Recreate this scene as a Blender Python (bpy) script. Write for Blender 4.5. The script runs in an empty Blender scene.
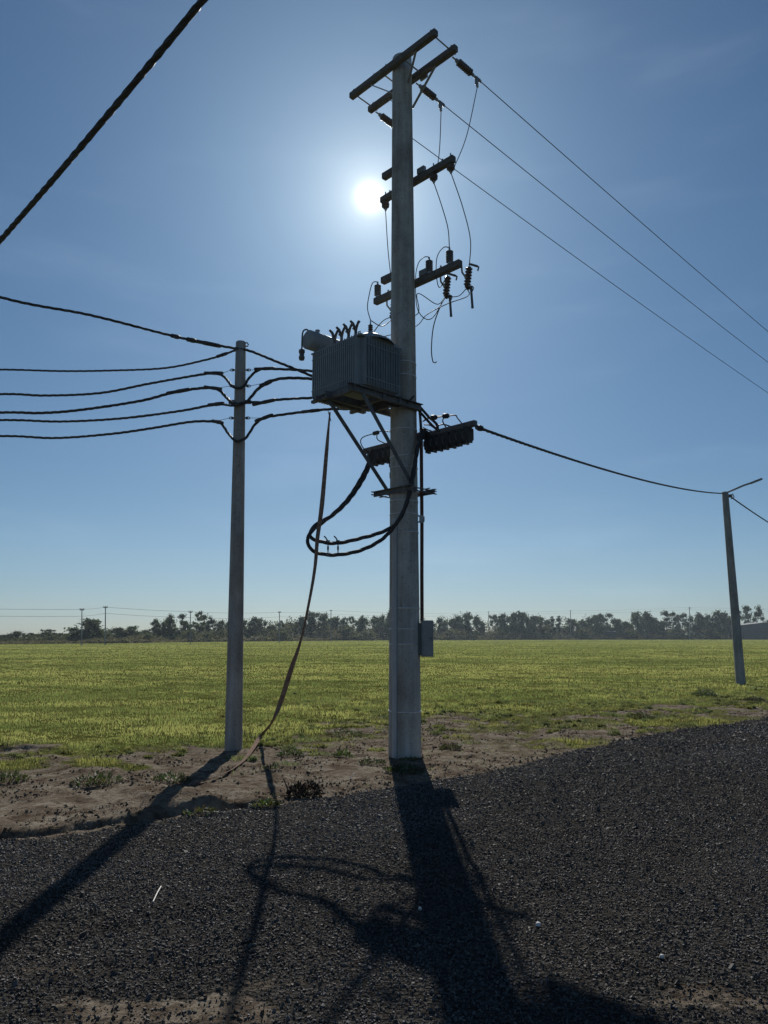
import bpy, math, random
import numpy as np
from mathutils import Vector, Matrix, noise

random.seed(7)
rng = np.random.default_rng(7)
SC = bpy.context.scene
COL = SC.collection

# ------------------------------------------------------------------ camera
F = 760.0
CAMZ = 1.6
PITCH = math.atan(124.5 / F)
CP, SP = math.cos(PITCH), math.sin(PITCH)
cd = bpy.data.cameras.new('camera')
cam = bpy.data.objects.new('camera', cd)
COL.objects.link(cam)
cam.location = (0, 0, CAMZ)
cam.rotation_euler = (math.pi / 2 + PITCH, 0, 0)
cd.sensor_fit = 'VERTICAL'
cd.sensor_height = 24.0
cd.lens = 24.0 * F / 1024.0
cd.clip_start = 0.05
cd.clip_end = 9000
SC.camera = cam


def ray(u, v):
    x = (u - 384) / F
    z = -(v - 512) / F
    return Vector((x, CP - z * SP, SP + z * CP))


def at(u, v, Y):                      # world point seen at (u, v) at forward distance Y
    r = ray(u, v)
    return Vector((0, 0, CAMZ)) + r * (Y / r.y)


def ground(u, v):
    r = ray(u, v)
    return Vector((0, 0, CAMZ)) + r * (-CAMZ / r.z)


# ------------------------------------------------------------------ materials
def new_mat(name):
    m = bpy.data.materials.new(name)
    m.use_nodes = True
    nt = m.node_tree
    for n in list(nt.nodes):
        nt.nodes.remove(n)
    out = nt.nodes.new('ShaderNodeOutputMaterial')
    return m, nt, out


def nd(nt, t, **kw):
    n = nt.nodes.new(t)
    for k, v in kw.items():
        setattr(n, k, v)
    return n


def surf(name, col, rough=0.7, metal=0.0, var=0.25, scale=6.0, bump=0.0, col2=None, stretch=None, spec=0.4, seed=0.0, fine=None):
    """Principled surface whose colour wanders between two tones by object-space noise."""
    m, nt, out = new_mat(name)
    b = nd(nt, 'ShaderNodeBsdfPrincipled')
    tc = nd(nt, 'ShaderNodeTexCoord')
    mp = nd(nt, 'ShaderNodeMapping')
    mp.inputs['Location'].default_value = (seed, seed * 2, seed * 3)
    if stretch:
        mp.inputs['Scale'].default_value = stretch
    no = nd(nt, 'ShaderNodeTexNoise')
    no.inputs['Scale'].default_value = scale
    no.inputs['Detail'].default_value = 6
    no.inputs['Roughness'].default_value = 0.65
    nt.links.new(tc.outputs['Object'], mp.inputs['Vector'])
    nt.links.new(mp.outputs['Vector'], no.inputs['Vector'])
    cr = nd(nt, 'ShaderNodeValToRGB')
    c2 = col2 if col2 else tuple(c * (1 - var) for c in col)
    cr.color_ramp.elements[0].position = 0.32
    cr.color_ramp.elements[0].color = (*c2, 1)
    cr.color_ramp.elements[1].position = 0.68
    cr.color_ramp.elements[1].color = (*tuple(min(1, c * (1 + var * 0.5)) for c in col), 1)
    nt.links.new(no.outputs['Fac'], cr.inputs['Fac'])
    nt.links.new(cr.outputs['Color'], b.inputs['Base Color'])
    b.inputs['Roughness'].default_value = rough
    b.inputs['Metallic'].default_value = metal
    b.inputs['Specular IOR Level'].default_value = spec
    if bump:
        n2 = nd(nt, 'ShaderNodeTexNoise')
        n2.inputs['Scale'].default_value = fine or scale * 8
        n2.inputs['Detail'].default_value = 4
        nt.links.new(tc.outputs['Object'], n2.inputs['Vector'])
        bp = nd(nt, 'ShaderNodeBump')
        bp.inputs['Strength'].default_value = bump
        bp.inputs['Distance'].default_value = 0.01
        nt.links.new(n2.outputs['Fac'], bp.inputs['Height'])
        nt.links.new(bp.outputs['Normal'], b.inputs['Normal'])
    nt.links.new(b.outputs[0], out.inputs['Surface'])
    return m


def vcol_mat(name, rough=0.8, transl=0.0, spec=0.3, noise_scale=0, gain=1.0):
    """Colour from the mesh attribute 'col', optionally part translucent."""
    m, nt, out = new_mat(name)
    a = nd(nt, 'ShaderNodeAttribute', attribute_name='col')
    b = nd(nt, 'ShaderNodeBsdfPrincipled')
    b.inputs['Roughness'].default_value = rough
    b.inputs['Specular IOR Level'].default_value = spec
    nt.links.new(a.outputs['Color'], b.inputs['Base Color'])
    if transl:
        t = nd(nt, 'ShaderNodeBsdfTranslucent')
        hs = nd(nt, 'ShaderNodeHueSaturation')
        hs.inputs['Hue'].default_value = 0.485
        hs.inputs['Saturation'].default_value = 1.1
        hs.inputs['Value'].default_value = 1.35 * gain
        nt.links.new(a.outputs['Color'], hs.inputs['Color'])
        nt.links.new(hs.outputs['Color'], t.inputs['Color'])
        mx = nd(nt, 'ShaderNodeMixShader')
        mx.inputs['Fac'].default_value = transl
        nt.links.new(b.outputs[0], mx.inputs[1])
        nt.links.new(t.outputs[0], mx.inputs[2])
        nt.links.new(mx.outputs[0], out.inputs['Surface'])
    else:
        nt.links.new(b.outputs[0], out.inputs['Surface'])
    return m


def concrete(name, c, seed):
    """cast concrete: cloudy tone, vertical run stains, pores"""
    m, nt, out = new_mat(name)
    L = nt.links.new
    b = nd(nt, 'ShaderNodeBsdfPrincipled')
    b.inputs['Roughness'].default_value = .9
    b.inputs['Specular IOR Level'].default_value = .2
    tc = nd(nt, 'ShaderNodeTexCoord')

    def layer(scale, stretch, lo, hi, a, bcol, prev, det=6):
        mp = nd(nt, 'ShaderNodeMapping')
        mp.inputs['Location'].default_value = (seed, seed, seed)
        mp.inputs['Scale'].default_value = stretch
        n = nd(nt, 'ShaderNodeTexNoise')
        n.inputs['Scale'].default_value = scale
        n.inputs['Detail'].default_value = det
        n.inputs['Roughness'].default_value = .65
        L(tc.outputs['Object'], mp.inputs['Vector'])
        L(mp.outputs['Vector'], n.inputs['Vector'])
        r = nd(nt, 'ShaderNodeValToRGB')
        r.color_ramp.elements[0].position = lo
        r.color_ramp.elements[0].color = (*a, 1)
        r.color_ramp.elements[1].position = hi
        r.color_ramp.elements[1].color = (*bcol, 1)
        L(n.outputs['Fac'], r.inputs['Fac'])
        if prev is None: return r.outputs['Color']
        x = nd(nt, 'ShaderNodeMix', data_type='RGBA', blend_type='MULTIPLY')
        x.inputs[0].default_value = 1
        L(prev, x.inputs[6]); L(r.outputs['Color'], x.inputs[7])
        return x.outputs[2]
    q = layer(3.0, (1, 1, .5), .35, .65, tuple(v * .72 for v in c), tuple(v * 1.12 for v in c), None)
    q = layer(9.0, (1, 1, .06), .38, .60, (.76, .74, .71), (1, 1, 1), q)
    q = layer(38.0, (1, 1, 1), .30, .42, (.45, .44, .43), (1, 1, 1), q, 3)
    q = layer(1.3, (1, 1, 1), .40, .58, (.86, .83, .79), (1, 1, 1), q)
    L(q, b.inputs['Base Color'])
    n = nd(nt, 'ShaderNodeTexNoise')
    n.inputs['Scale'].default_value = 50
    L(tc.outputs['Object'], n.inputs['Vector'])
    bp = nd(nt, 'ShaderNodeBump')
    bp.inputs['Strength'].default_value = .6
    bp.inputs['Distance'].default_value = .012
    L(n.outputs['Fac'], bp.inputs['Height'])
    L(bp.outputs['Normal'], b.inputs['Normal'])
    L(b.outputs[0], out.inputs['Surface'])
    return m


M = {}
M['concrete'] = concrete('pole_concrete', (0.52, 0.51, 0.49), 0.0)
M['concrete_b'] = concrete('pole_concrete_smooth', (0.42, 0.41, 0.40), 4.0)
M['galv'] = surf('galvanised_steel', (0.34, 0.35, 0.36), 0.5, 0.6, var=0.25, scale=14, bump=0.1)
M['steel_dark'] = surf('weathered_steel', (0.14, 0.14, 0.145), 0.65, 0.15, var=0.35, scale=12, bump=0.2)
M['timber'] = surf('dark_crossarm_timber', (0.15, 0.14, 0.13), 0.85, var=0.4, scale=9, bump=0.4, stretch=(3, 3, 3))
M['paint_grey'] = surf('transformer_grey_paint', (0.27, 0.30, 0.32), 0.5, 0.0, var=0.2, scale=4, bump=0.08)
M['porcelain'] = surf('brown_porcelain', (0.10, 0.07, 0.06), 0.35, var=0.2, scale=10, spec=0.6)
M['polymer'] = surf('grey_polymer', (0.12, 0.12, 0.13), 0.45, var=0.2, scale=10)
M['cable'] = surf('black_cable_sheath', (0.045, 0.045, 0.048), 0.6, var=0.3, scale=20)
M['wire'] = surf('bare_aluminium_wire', (0.14, 0.14, 0.15), 0.75, 0.1, var=0.2, spec=0.2, scale=20)
M['rust'] = surf('rusty_brown_pipe', (0.14, 0.065, 0.045), 0.75, 0.1, var=0.35, scale=16, bump=0.3)
M['pvc'] = surf('pale_conduit', (0.42, 0.42, 0.43), 0.55, var=0.12, scale=5)
M['band'] = surf('steel_strap_band', (0.62, 0.62, 0.63), 0.4, 0.6, var=0.15, scale=20)
M['box_grey'] = surf('box_grey_paint', (0.26, 0.27, 0.27), 0.6, var=0.2, scale=7, bump=0.1)
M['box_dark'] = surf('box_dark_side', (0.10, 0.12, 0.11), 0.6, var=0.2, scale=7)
M['bark'] = surf('bark', (0.09, 0.07, 0.055), 0.9, var=0.35, scale=8, bump=0.5)
M['shed_metal'] = surf('shed_sheet_metal', (0.07, 0.08, 0.095), 0.5, 0.2, var=0.25, scale=1.5)
M['shed_roof'] = surf('shed_roof_sheet', (0.13, 0.14, 0.155), 0.7, 0.0, var=0.2, scale=1.5)
M['white_wall'] = surf('whitewashed_wall', (0.62, 0.61, 0.58), 0.8, var=0.15, scale=1.5)
M['pale_roof'] = surf('pale_sheet_roof', (0.55, 0.56, 0.57), 0.4, 0.1, var=0.15, scale=1.5)
M['window'] = surf('dark_window_glass', (0.03, 0.035, 0.04), 0.15, var=0.1, scale=3, spec=0.6)
M['deadwood'] = surf('dry_twig', (0.10, 0.07, 0.05), 0.9, var=0.4, scale=30)
M['straw'] = surf('pale_dry_stalk', (0.55, 0.53, 0.47), 0.6, var=0.1, scale=30)
M['lamp'] = surf('street_lamp_housing', (0.22, 0.23, 0.24), 0.4, 0.4, var=0.15, scale=8)
M['blade'] = vcol_mat('grass_blade', 0.8, 0.6, 0.1, gain=1.2)
M['leaf'] = vcol_mat('tree_leaf', 0.7, 0.35, 0.15)
M['weed'] = vcol_mat('weed_leaf', 0.55, 0.35, 0.4)
M['stone'] = vcol_mat('crushed_stone', 0.75, 0.0, 0.3)
M['clod'] = vcol_mat('soil_clod', 0.95, 0.0, 0.1)


def webbing():
    m, nt, out = new_mat('brown_webbing')
    tc = nd(nt, 'ShaderNodeTexCoord')
    n = nd(nt, 'ShaderNodeTexNoise')
    n.inputs['Scale'].default_value = 25
    nt.links.new(tc.outputs['Object'], n.inputs['Vector'])
    r = nd(nt, 'ShaderNodeValToRGB')
    r.color_ramp.elements[0].position = .35
    r.color_ramp.elements[0].color = (.19, .135, .11, 1)
    r.color_ramp.elements[1].position = .65
    r.color_ramp.elements[1].color = (.30, .225, .185, 1)
    nt.links.new(n.outputs['Fac'], r.inputs['Fac'])
    d = nd(nt, 'ShaderNodeBsdfDiffuse')
    t = nd(nt, 'ShaderNodeBsdfTranslucent')
    mx = nd(nt, 'ShaderNodeMixShader')
    mx.inputs[0].default_value = .22
    for q in (d, t): nt.links.new(r.outputs['Color'], q.inputs['Color'])
    nt.links.new(d.outputs[0], mx.inputs[1]); nt.links.new(t.outputs[0], mx.inputs[2])
    nt.links.new(mx.outputs[0], out.inputs['Surface'])
    return m


M['strap'] = webbing()
# ------------------------------------------------------------------ objects and properties
def tag(o, label=None, cat=None, group=None, kind=None):
    if label: o['label'] = label
    if cat: o['category'] = cat
    if group: o['group'] = group
    if kind: o['kind'] = kind
    return o


def empty(name, loc, label, cat, group=None):
    o = bpy.data.objects.new(name, None)
    o.empty_display_size = 0.1
    o.location = loc
    COL.objects.link(o)
    return tag(o, label, cat, group)


def world_loc(o):
    l = Vector(o.location)
    while o.parent:
        o = o.parent
        l = l + Vector(o.location)
    return l


class MB:
    def __init__(self):
        self.v = []
        self.f = []
        self.smooth = []

    def add(self, vs, fs, smooth=False):
        b = len(self.v)
        self.v.extend([Vector(x) for x in vs])
        for q in fs:
            self.f.append([i + b for i in q])
            self.smooth.append(smooth)
        return self

    def box(self, c, s, ax=None, bev=0.0):
        """box at c, full sizes s, along axes ax; bev chamfers the long edges"""
        c = Vector(c)
        X, Y, Z = ax if ax else (Vector((1, 0, 0)), Vector((0, 1, 0)), Vector((0, 0, 1)))
        hx, hy, hz = s[0] / 2, s[1] / 2, s[2] / 2
        if bev <= 0:
            vs = [c + X * (a * hx) + Y * (b * hy) + Z * (d * hz) for a in (-1, 1) for b in (-1, 1) for d in (-1, 1)]
            fs = [(0, 1, 3, 2), (4, 6, 7, 5), (0, 4, 5, 1), (2, 3, 7, 6), (0, 2, 6, 4), (1, 5, 7, 3)]
            return self.add(vs, fs)
        prof = [(-hy + bev, -hz), (hy - bev, -hz), (hy, -hz + bev), (hy, hz - bev), (hy - bev, hz), (-hy + bev, hz), (-hy, hz - bev), (-hy, -hz + bev)]
        vs = []
        for a in (-1, 1):
            vs += [c + X * (a * hx) + Y * p[0] + Z * p[1] for p in prof]
        fs = [tuple(range(7, -1, -1)), tuple(range(8, 16))]
        fs += [(i, (i + 1) % 8, 8 + (i + 1) % 8, 8 + i) for i in range(8)]
        return self.add(vs, fs)

    def cyl(self, p0, p1, r0, r1=None, n=12, cap=True):
        p0, p1 = Vector(p0), Vector(p1)
        r1 = r0 if r1 is None else r1
        d = (p1 - p0).normalized()
        a = d.orthogonal().normalized()
        b = d.cross(a)
        vs = []
        for p, r in ((p0, r0), (p1, r1)):
            for k in range(n):
                t = 2 * math.pi * k / n
                vs.append(p + a * (math.cos(t) * r) + b * (math.sin(t) * r))
        self.add(vs, [(k, (k + 1) % n, n + (k + 1) % n, n + k) for k in range(n)], True)
        if cap:
            self.add(vs[:n], [tuple(range(n - 1, -1, -1))])
            self.add(vs[n:], [tuple(range(n))])
        return self

    def tube(self, pts, r, n=6):
        pts = [Vector(p) for p in pts]
        N = len(pts)
        rs = r if isinstance(r, (list, tuple)) else [r] * N
        vs = []
        a = None
        for i in range(N):
            d = (pts[min(i + 1, N - 1)] - pts[max(i - 1, 0)])
            if d.length < 1e-9: d = Vector((0, 0, 1))
            d.normalize()
            if a is None:
                a = d.orthogonal().normalized()
            a = (a - d * a.dot(d))
            if a.length < 1e-6: a = d.orthogonal()
            a.normalize()
            b = d.cross(a)
            for k in range(n):
                t = 2 * math.pi * k / n
                vs.append(pts[i] + a * (math.cos(t) * rs[i]) + b * (math.sin(t) * rs[i]))
        fs = [(i * n + k, i * n + (k + 1) % n, (i + 1) * n + (k + 1) % n, (i + 1) * n + k) for i in range(N - 1) for k in range(n)]
        self.add(vs, fs, True)
        self.add(vs[:n], [tuple(range(n - 1, -1, -1))])
        self.add(vs[-n:], [tuple(range(n))])
        return self

    def lathe(self, p, d, prof, n=14):
        """prof: (distance along d, radius)"""
        p, d = Vector(p), Vector(d).normalized()
        a = d.orthogonal().normalized()
        b = d.cross(a)
        vs = []
        for (h, r) in prof:
            for k in range(n):
                t = 2 * math.pi * k / n
                vs.append(p + d * h + a * (math.cos(t) * r) + b * (math.sin(t) * r))
        N = len(prof)
        fs = [(i * n + k, i * n + (k + 1) % n, (i + 1) * n + (k + 1) % n, (i + 1) * n + k) for i in range(N - 1) for k in range(n)]
        self.add(vs, fs, True)
        return self

    def build(self, name, mat, parent=None, loc=None):
        """vertices are world coordinates; the object's origin is its parent's, or loc"""
        off = world_loc(parent) if parent else (Vector(loc) if loc is not None else self.v[0].copy())
        me = bpy.data.meshes.new(name)
        me.from_pydata([tuple(x - off) for x in self.v], [], self.f)
        me.polygons.foreach_set('use_smooth', self.smooth)
        me.materials.append(mat)
        me.update()
        o = bpy.data.objects.new(name, me)
        COL.objects.link(o)
        if parent:
            o.parent = parent
        else:
            o.location = off
        return o


def copy_tree(o, parent=None):
    kids = [c for c in ALLKIDS(o)]
    c = o.copy()
    COL.objects.link(c)
    c.parent = parent
    for k in kids:
        copy_tree(k, c)
    return c


def ALLKIDS(o):
    return [c for c in COL.objects if c.parent == o]


def spline(pts, per=8):
    """Catmull-Rom through the points"""
    P = [Vector(p) for p in pts]
    P = [P[0] * 2 - P[1]] + P + [P[-1] * 2 - P[-2]]
    out = []
    for i in range(1, len(P) - 2):
        for k in range(per):
            t = k / per
            a, b, c, d = P[i - 1], P[i], P[i + 1], P[i + 2]
            out.append(0.5 * ((2 * b) + (c - a) * t + (2 * a - 5 * b + 4 * c - d) * t * t + (3 * b - a - 3 * c + d) * t ** 3))
    out.append(P[-2])
    return out


def sagline(a, b, sag, n=40):
    a, b = Vector(a), Vector(b)
    return [a.lerp(b, i / n) - Vector((0, 0, 4 * sag * (i / n) * (1 - i / n))) for i in range(n + 1)]


def resample(pts, step):
    out = [pts[0].copy()]
    acc = 0
    for i in range(len(pts) - 1):
        a, b = pts[i], pts[i + 1]
        L = (b - a).length
        k = max(1, int(L / step))
        for j in range(1, k + 1):
            out.append(a.lerp(b, j / k))
    return out


def twisted(mb, pts, R, r, n, pitch, seg=None, nv=5):
    """n strands wound round a path: an aerial bundle"""
    pts = resample([Vector(p) for p in pts], seg or pitch / 7)
    L = [0]
    for i in range(1, len(pts)):
        L.append(L[-1] + (pts[i] - pts[i - 1]).length)
    wob = [0.25 * math.sin(x * 1.7) for x in L]
    for s in range(n):
        q = []
        for i, p in enumerate(pts):
            d = (pts[min(i + 1, len(pts) - 1)] - pts[max(i - 1, 0)]).normalized()
            a = d.cross(Vector((0, 0, 1)))
            a = a.normalized() if a.length > 0.05 else d.orthogonal().normalized()
            b = d.cross(a)
            t = 2 * math.pi * (L[i] / pitch + s / n) + wob[i]
            q.append(p + a * math.cos(t) * R + b * math.sin(t) * R)
        mb.tube(q, r, nv)
    return mb


# ------------------------------------------------------------------ main frame of reference
P0 = ground(405, 757)                      # foot of the big pole
AZ = math.radians(46)
D = Vector((math.sin(AZ), math.cos(AZ), 0))          # along the overhead line, away to the right
T = Vector((math.cos(AZ), -math.sin(AZ), 0))         # along the crossarms, right and nearer
UP = Vector((0, 0, 1))
PY = P0.y


def hz(v, Y):                              # height seen at image row v at forward distance Y
    return at(384, v, Y).z


def pp(t, d, z):                           # point by crossarm offset, line offset, height
    return Vector((P0.x, P0.y, 0)) + T * t + D * d + UP * z


# ------------------------------------------------------------------ ground
def sn(x, y):
    qx, qy = x - P0.x, y - P0.y
    return qx * D.x + qy * D.y, -(qx * T.x + qy * T.y)      # s along the road, n away from it


def sn_px(lst):
    r = []
    for (u, v) in lst:
        g = ground(u, v)
        r.append(sn(g.x, g.y))
    r.sort()
    return np.array([a for a, b in r]), np.array([b for a, b in r])


ES, EN = sn_px([(-60, 848), (0, 843), (60, 836), (150, 822), (240, 810), (300, 801), (400, 787), (470, 775), (520, 765), (560, 756), (600, 745), (640, 736), (700, 727), (768, 718)])
FS, FN = sn_px([(0, 752), (100, 752), (170, 750), (232, 746), (300, 737), (350, 724), (390, 714), (440, 714), (520, 713), (600, 708), (680, 703), (768, 695)])


def edge_road(s):
    return np.interp(s, ES, EN)


def edge_grass(s):
    return np.interp(s, FS, FN)


# smooth value noise in numpy
_perm = rng.random((256, 256))


def vnoise(x, y):
    xi, yi = np.floor(x).astype(int), np.floor(y).astype(int)
    fx, fy = x - xi, y - yi
    fx = fx * fx * (3 - 2 * fx)
    fy = fy * fy * (3 - 2 * fy)
    a = _perm[xi & 255, yi & 255]
    b = _perm[(xi + 1) & 255, yi & 255]
    c = _perm[xi & 255, (yi + 1) & 255]
    d = _perm[(xi + 1) & 255, (yi + 1) & 255]
    return (a * (1 - fx) + b * fx) * (1 - fy) + (c * (1 - fx) + d * fx) * fy


def fbm(x, y, o=4):
    s, a, t = 0, 1.0, 0
    for k in range(o):
        s = s + a * vnoise(x * 2 ** k + 17.3 * k, y * 2 ** k + 5.1 * k)
        t += a
        a *= 0.5
    return s / t


def sstep(a, b, x):
    t = np.clip((x - a) / (b - a), 0, 1)
    return t * t * (3 - 2 * t)


S_BANK = sn(ground(265, 800).x, ground(265, 800).y)[0]
SOIL_SPOTS = [(ground(160, 1010), 0.55, 0.14, .85), (ground(260, 985), .25, .08, .6), (ground(715, 1000), 0.30, 0.12, .7), (ground(95, 923), 0.4, 0.09, 0.40), (ground(60, 970), .4, .08, .5), (ground(590, 900), .5, .3, .25)]


def soil_in_gravel(x, y):
    w = np.zeros_like(x)
    nz = (fbm(x * 4.3 + 9, y * 6.1, 5) - 0.5) * 3.4
    for (g, rx, ry, a) in SOIL_SPOTS:
        q = ((x - g.x) / rx) ** 2 + ((y - g.y) / ry) ** 2
        w = np.maximum(w, a * (1 - sstep(0.1, 2.2, q + nz * np.minimum(1, q + .5))))
    return w


MOSS = [(ground(35, 768), 1.3, .55), (ground(580, 746), 1.0, .7), (ground(690, 722), 1.3, .8)]


def zones(x, y):
    """returns gravel weight, grass weight, bank offset info"""
    s, n = sn(x, y)
    er = edge_road(s) + (fbm(x * 1.9, y * 1.9, 4) - 0.5) * 0.34
    eg = edge_grass(s) + (fbm(x * 1.5 + 31, y * 1.5, 5) - 0.5) * 3.6
    gr = 1 - sstep(-0.10, 0.10, n - er)
    gs = sstep(-0.7, 0.5, n - eg)
    # sparse growth on the verge, more of it towards the right
    right = sstep(0.0, 4.2, s)
    pn = fbm(x * 1.7 + 3, y * 1.7 + 40, 4)
    patch = sstep(0.50 - 0.10 * right, 0.62 - 0.08 * right, pn) * (0.62 + 0.25 * right)
    close = np.exp(-np.maximum(0, eg - n) / (0.7 + 3.0 * right))
    gs = np.maximum(gs, patch * (0.35 + 0.65 * np.maximum(close, right * .55)) * (1 - gr))
    for (mg, rx, ry) in MOSS:
        q = ((x - mg.x) / rx) ** 2 + ((y - mg.y) / ry) ** 2
        gs = np.maximum(gs, .85 * (1 - sstep(.2, 1.6, q + (pn - .5) * 4)) * (1 - gr))
    return gr, gs, n - er, s


def height(x, y):
    gr, gs, ne, s = zones(x, y)
    dist = np.sqrt(x * x + y * y)
    h = (fbm(x * 0.5, y * 0.5, 3) - 0.5) * 0.05
    h = h + gr * ((fbm(x * 7, y * 7, 3) - 0.5) * 0.022)
    n_ = ne + (fbm(s * .5, s * 0 + 4, 3) - .5) * .5
    rut = np.exp(-((n_ + 2.3) / .20) ** 2) + .7 * np.exp(-((n_ + 3.9) / .22) ** 2) - .5 * np.exp(-((n_ + 2.75) / .16) ** 2)
    h = h - gr * .022 * rut * sstep(.3, .55, fbm(x * .8, y * .8, 3))
    # verge: lumpy soil
    dirt = (1 - gr)
    h = h + dirt * ((fbm(x * 3.1, y * 3.1, 4) - 0.5) * 0.05 + (fbm(x * 11, y * 11, 3) - 0.5) * 0.034)
    # washed-out bank on the left: ditch then a raised lip
    left = 1 - sstep(S_BANK - 0.5, S_BANK + 0.25, s)
    nb = ne - 0.20 - (fbm(x * 7, y * 7, 3) - 0.5) * 0.16 - (fbm(s * 1.3 + 8, s * 0 + 2.2, 3) - 0.5) * 0.26
    gap = 0.25 + 0.75 * sstep(0.38, 0.52, fbm(s * 1.5 + 3, s * 0 + 7.7, 3))
    h = h + left * gap * 0.115 * sstep(-0.015, 0.045, nb) * (1 - 0.7 * sstep(0.1, 1.5, nb))
    h = h - left * gap * (.5 + fbm(x * 4.5, y * 4.5, 3)) * 0.19 * np.exp(-((nb + 0.05) / 0.09) ** 2)
    # small scarp along the start of the turf on the left
    eg = edge_grass(s)
    ng = (ne + edge_road(s)) - eg
    h = h + left * 0.045 * sstep(-0.1, 0.05, ng + (fbm(s * 1.2, s * 0 + 1, 3) - 0.5) * 0.8)
    h = h + sstep(40, 400, dist) * 0.0
    return h


def axis_samples(lo, hi, fine_lo, fine_hi, step, grow=1.12):
    a = list(np.arange(fine_lo, fine_hi + 1e-6, step))
    st = step
    x = fine_hi
    while x < hi:
        st *= grow
        x += st
        a.append(min(x, hi))
    st = step
    x = fine_lo
    pre = []
    while x > lo:
        st *= grow
        x -= st
        pre.append(max(x, lo))
    return np.array(pre[::-1] + a)


sa = axis_samples(-2600, 2600, -9.5, 13.5, 0.045)
na = axis_samples(-2600, 3000, -7.5, 4.5, 0.032)
SG, NG = np.meshgrid(sa, na, indexing='ij')
GX = P0.x + SG * D.x - NG * T.x
GY = P0.y + SG * D.y - NG * T.y
GZ = height(GX, GY)
gr, gs, ne, _s = zones(GX, GY)
soil = soil_in_gravel(GX, GY)
flat = np.abs(SG) + np.abs(NG) > 400
GZ[flat] = 0
ROAD_W = 14.0
road_far = sstep(-ROAD_W - 0.4, -ROAD_W + 0.4, ne)          # the road's other verge, behind the camera
col = np.zeros(GX.shape + (4,), np.float32)
col[..., 0] = gr * road_far * (1 - .8 * soil)
col[..., 1] = np.maximum(gs, (1 - road_far))
col[..., 2] = 1
col[..., 3] = 1
ni, nj = GX.shape
vid = np.arange(ni * nj).reshape(ni, nj)
quads = np.stack([vid[:-1, :-1], vid[1:, :-1], vid[1:, 1:], vid[:-1, 1:]], -1).reshape(-1, 4)
# all axes: s right, n left -> winding so normals face up
quads = quads[:, ::1]
fne = 0.25 * (ne[:-1, :-1] + ne[1:, :-1] + ne[1:, 1:] + ne[:-1, 1:]).reshape(-1)
cs = 0.5 * (sa[:-1] + sa[1:])
cn = 0.5 * (na[:-1] + na[1:])
CS, CN = np.meshgrid(cs, cn, indexing='ij')
fgrass = (CN - edge_grass(CS)).reshape(-1)
V = np.stack([GX, GY, GZ], -1).reshape(-1, 3)
C4 = col.reshape(-1, 4)


def numpy_mesh(name, V, Fq, mat, col=None, smooth=True):
    me = bpy.data.meshes.new(name)
    k = Fq.shape[1]
    me.vertices.add(len(V))
    me.vertices.foreach_set('co', V.astype(np.float32).ravel())
    me.loops.add(len(Fq) * k)
    me.polygons.add(len(Fq))
    me.loops.foreach_set('vertex_index', Fq.astype(np.int32).ravel())
    me.polygons.foreach_set('loop_start', np.arange(0, len(Fq) * k, k, dtype=np.int32))
    me.update(calc_edges=True)
    me.polygons.foreach_set('use_smooth', np.full(len(Fq), smooth))
    if col is not None:
        a = me.attributes.new('col', 'FLOAT_COLOR', 'POINT')
        a.data.foreach_set('color', col.astype(np.float32).ravel())
    me.materials.append(mat)
    me.validate()
    o = bpy.data.objects.new(name, me)
    COL.objects.link(o)
    return o


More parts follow.
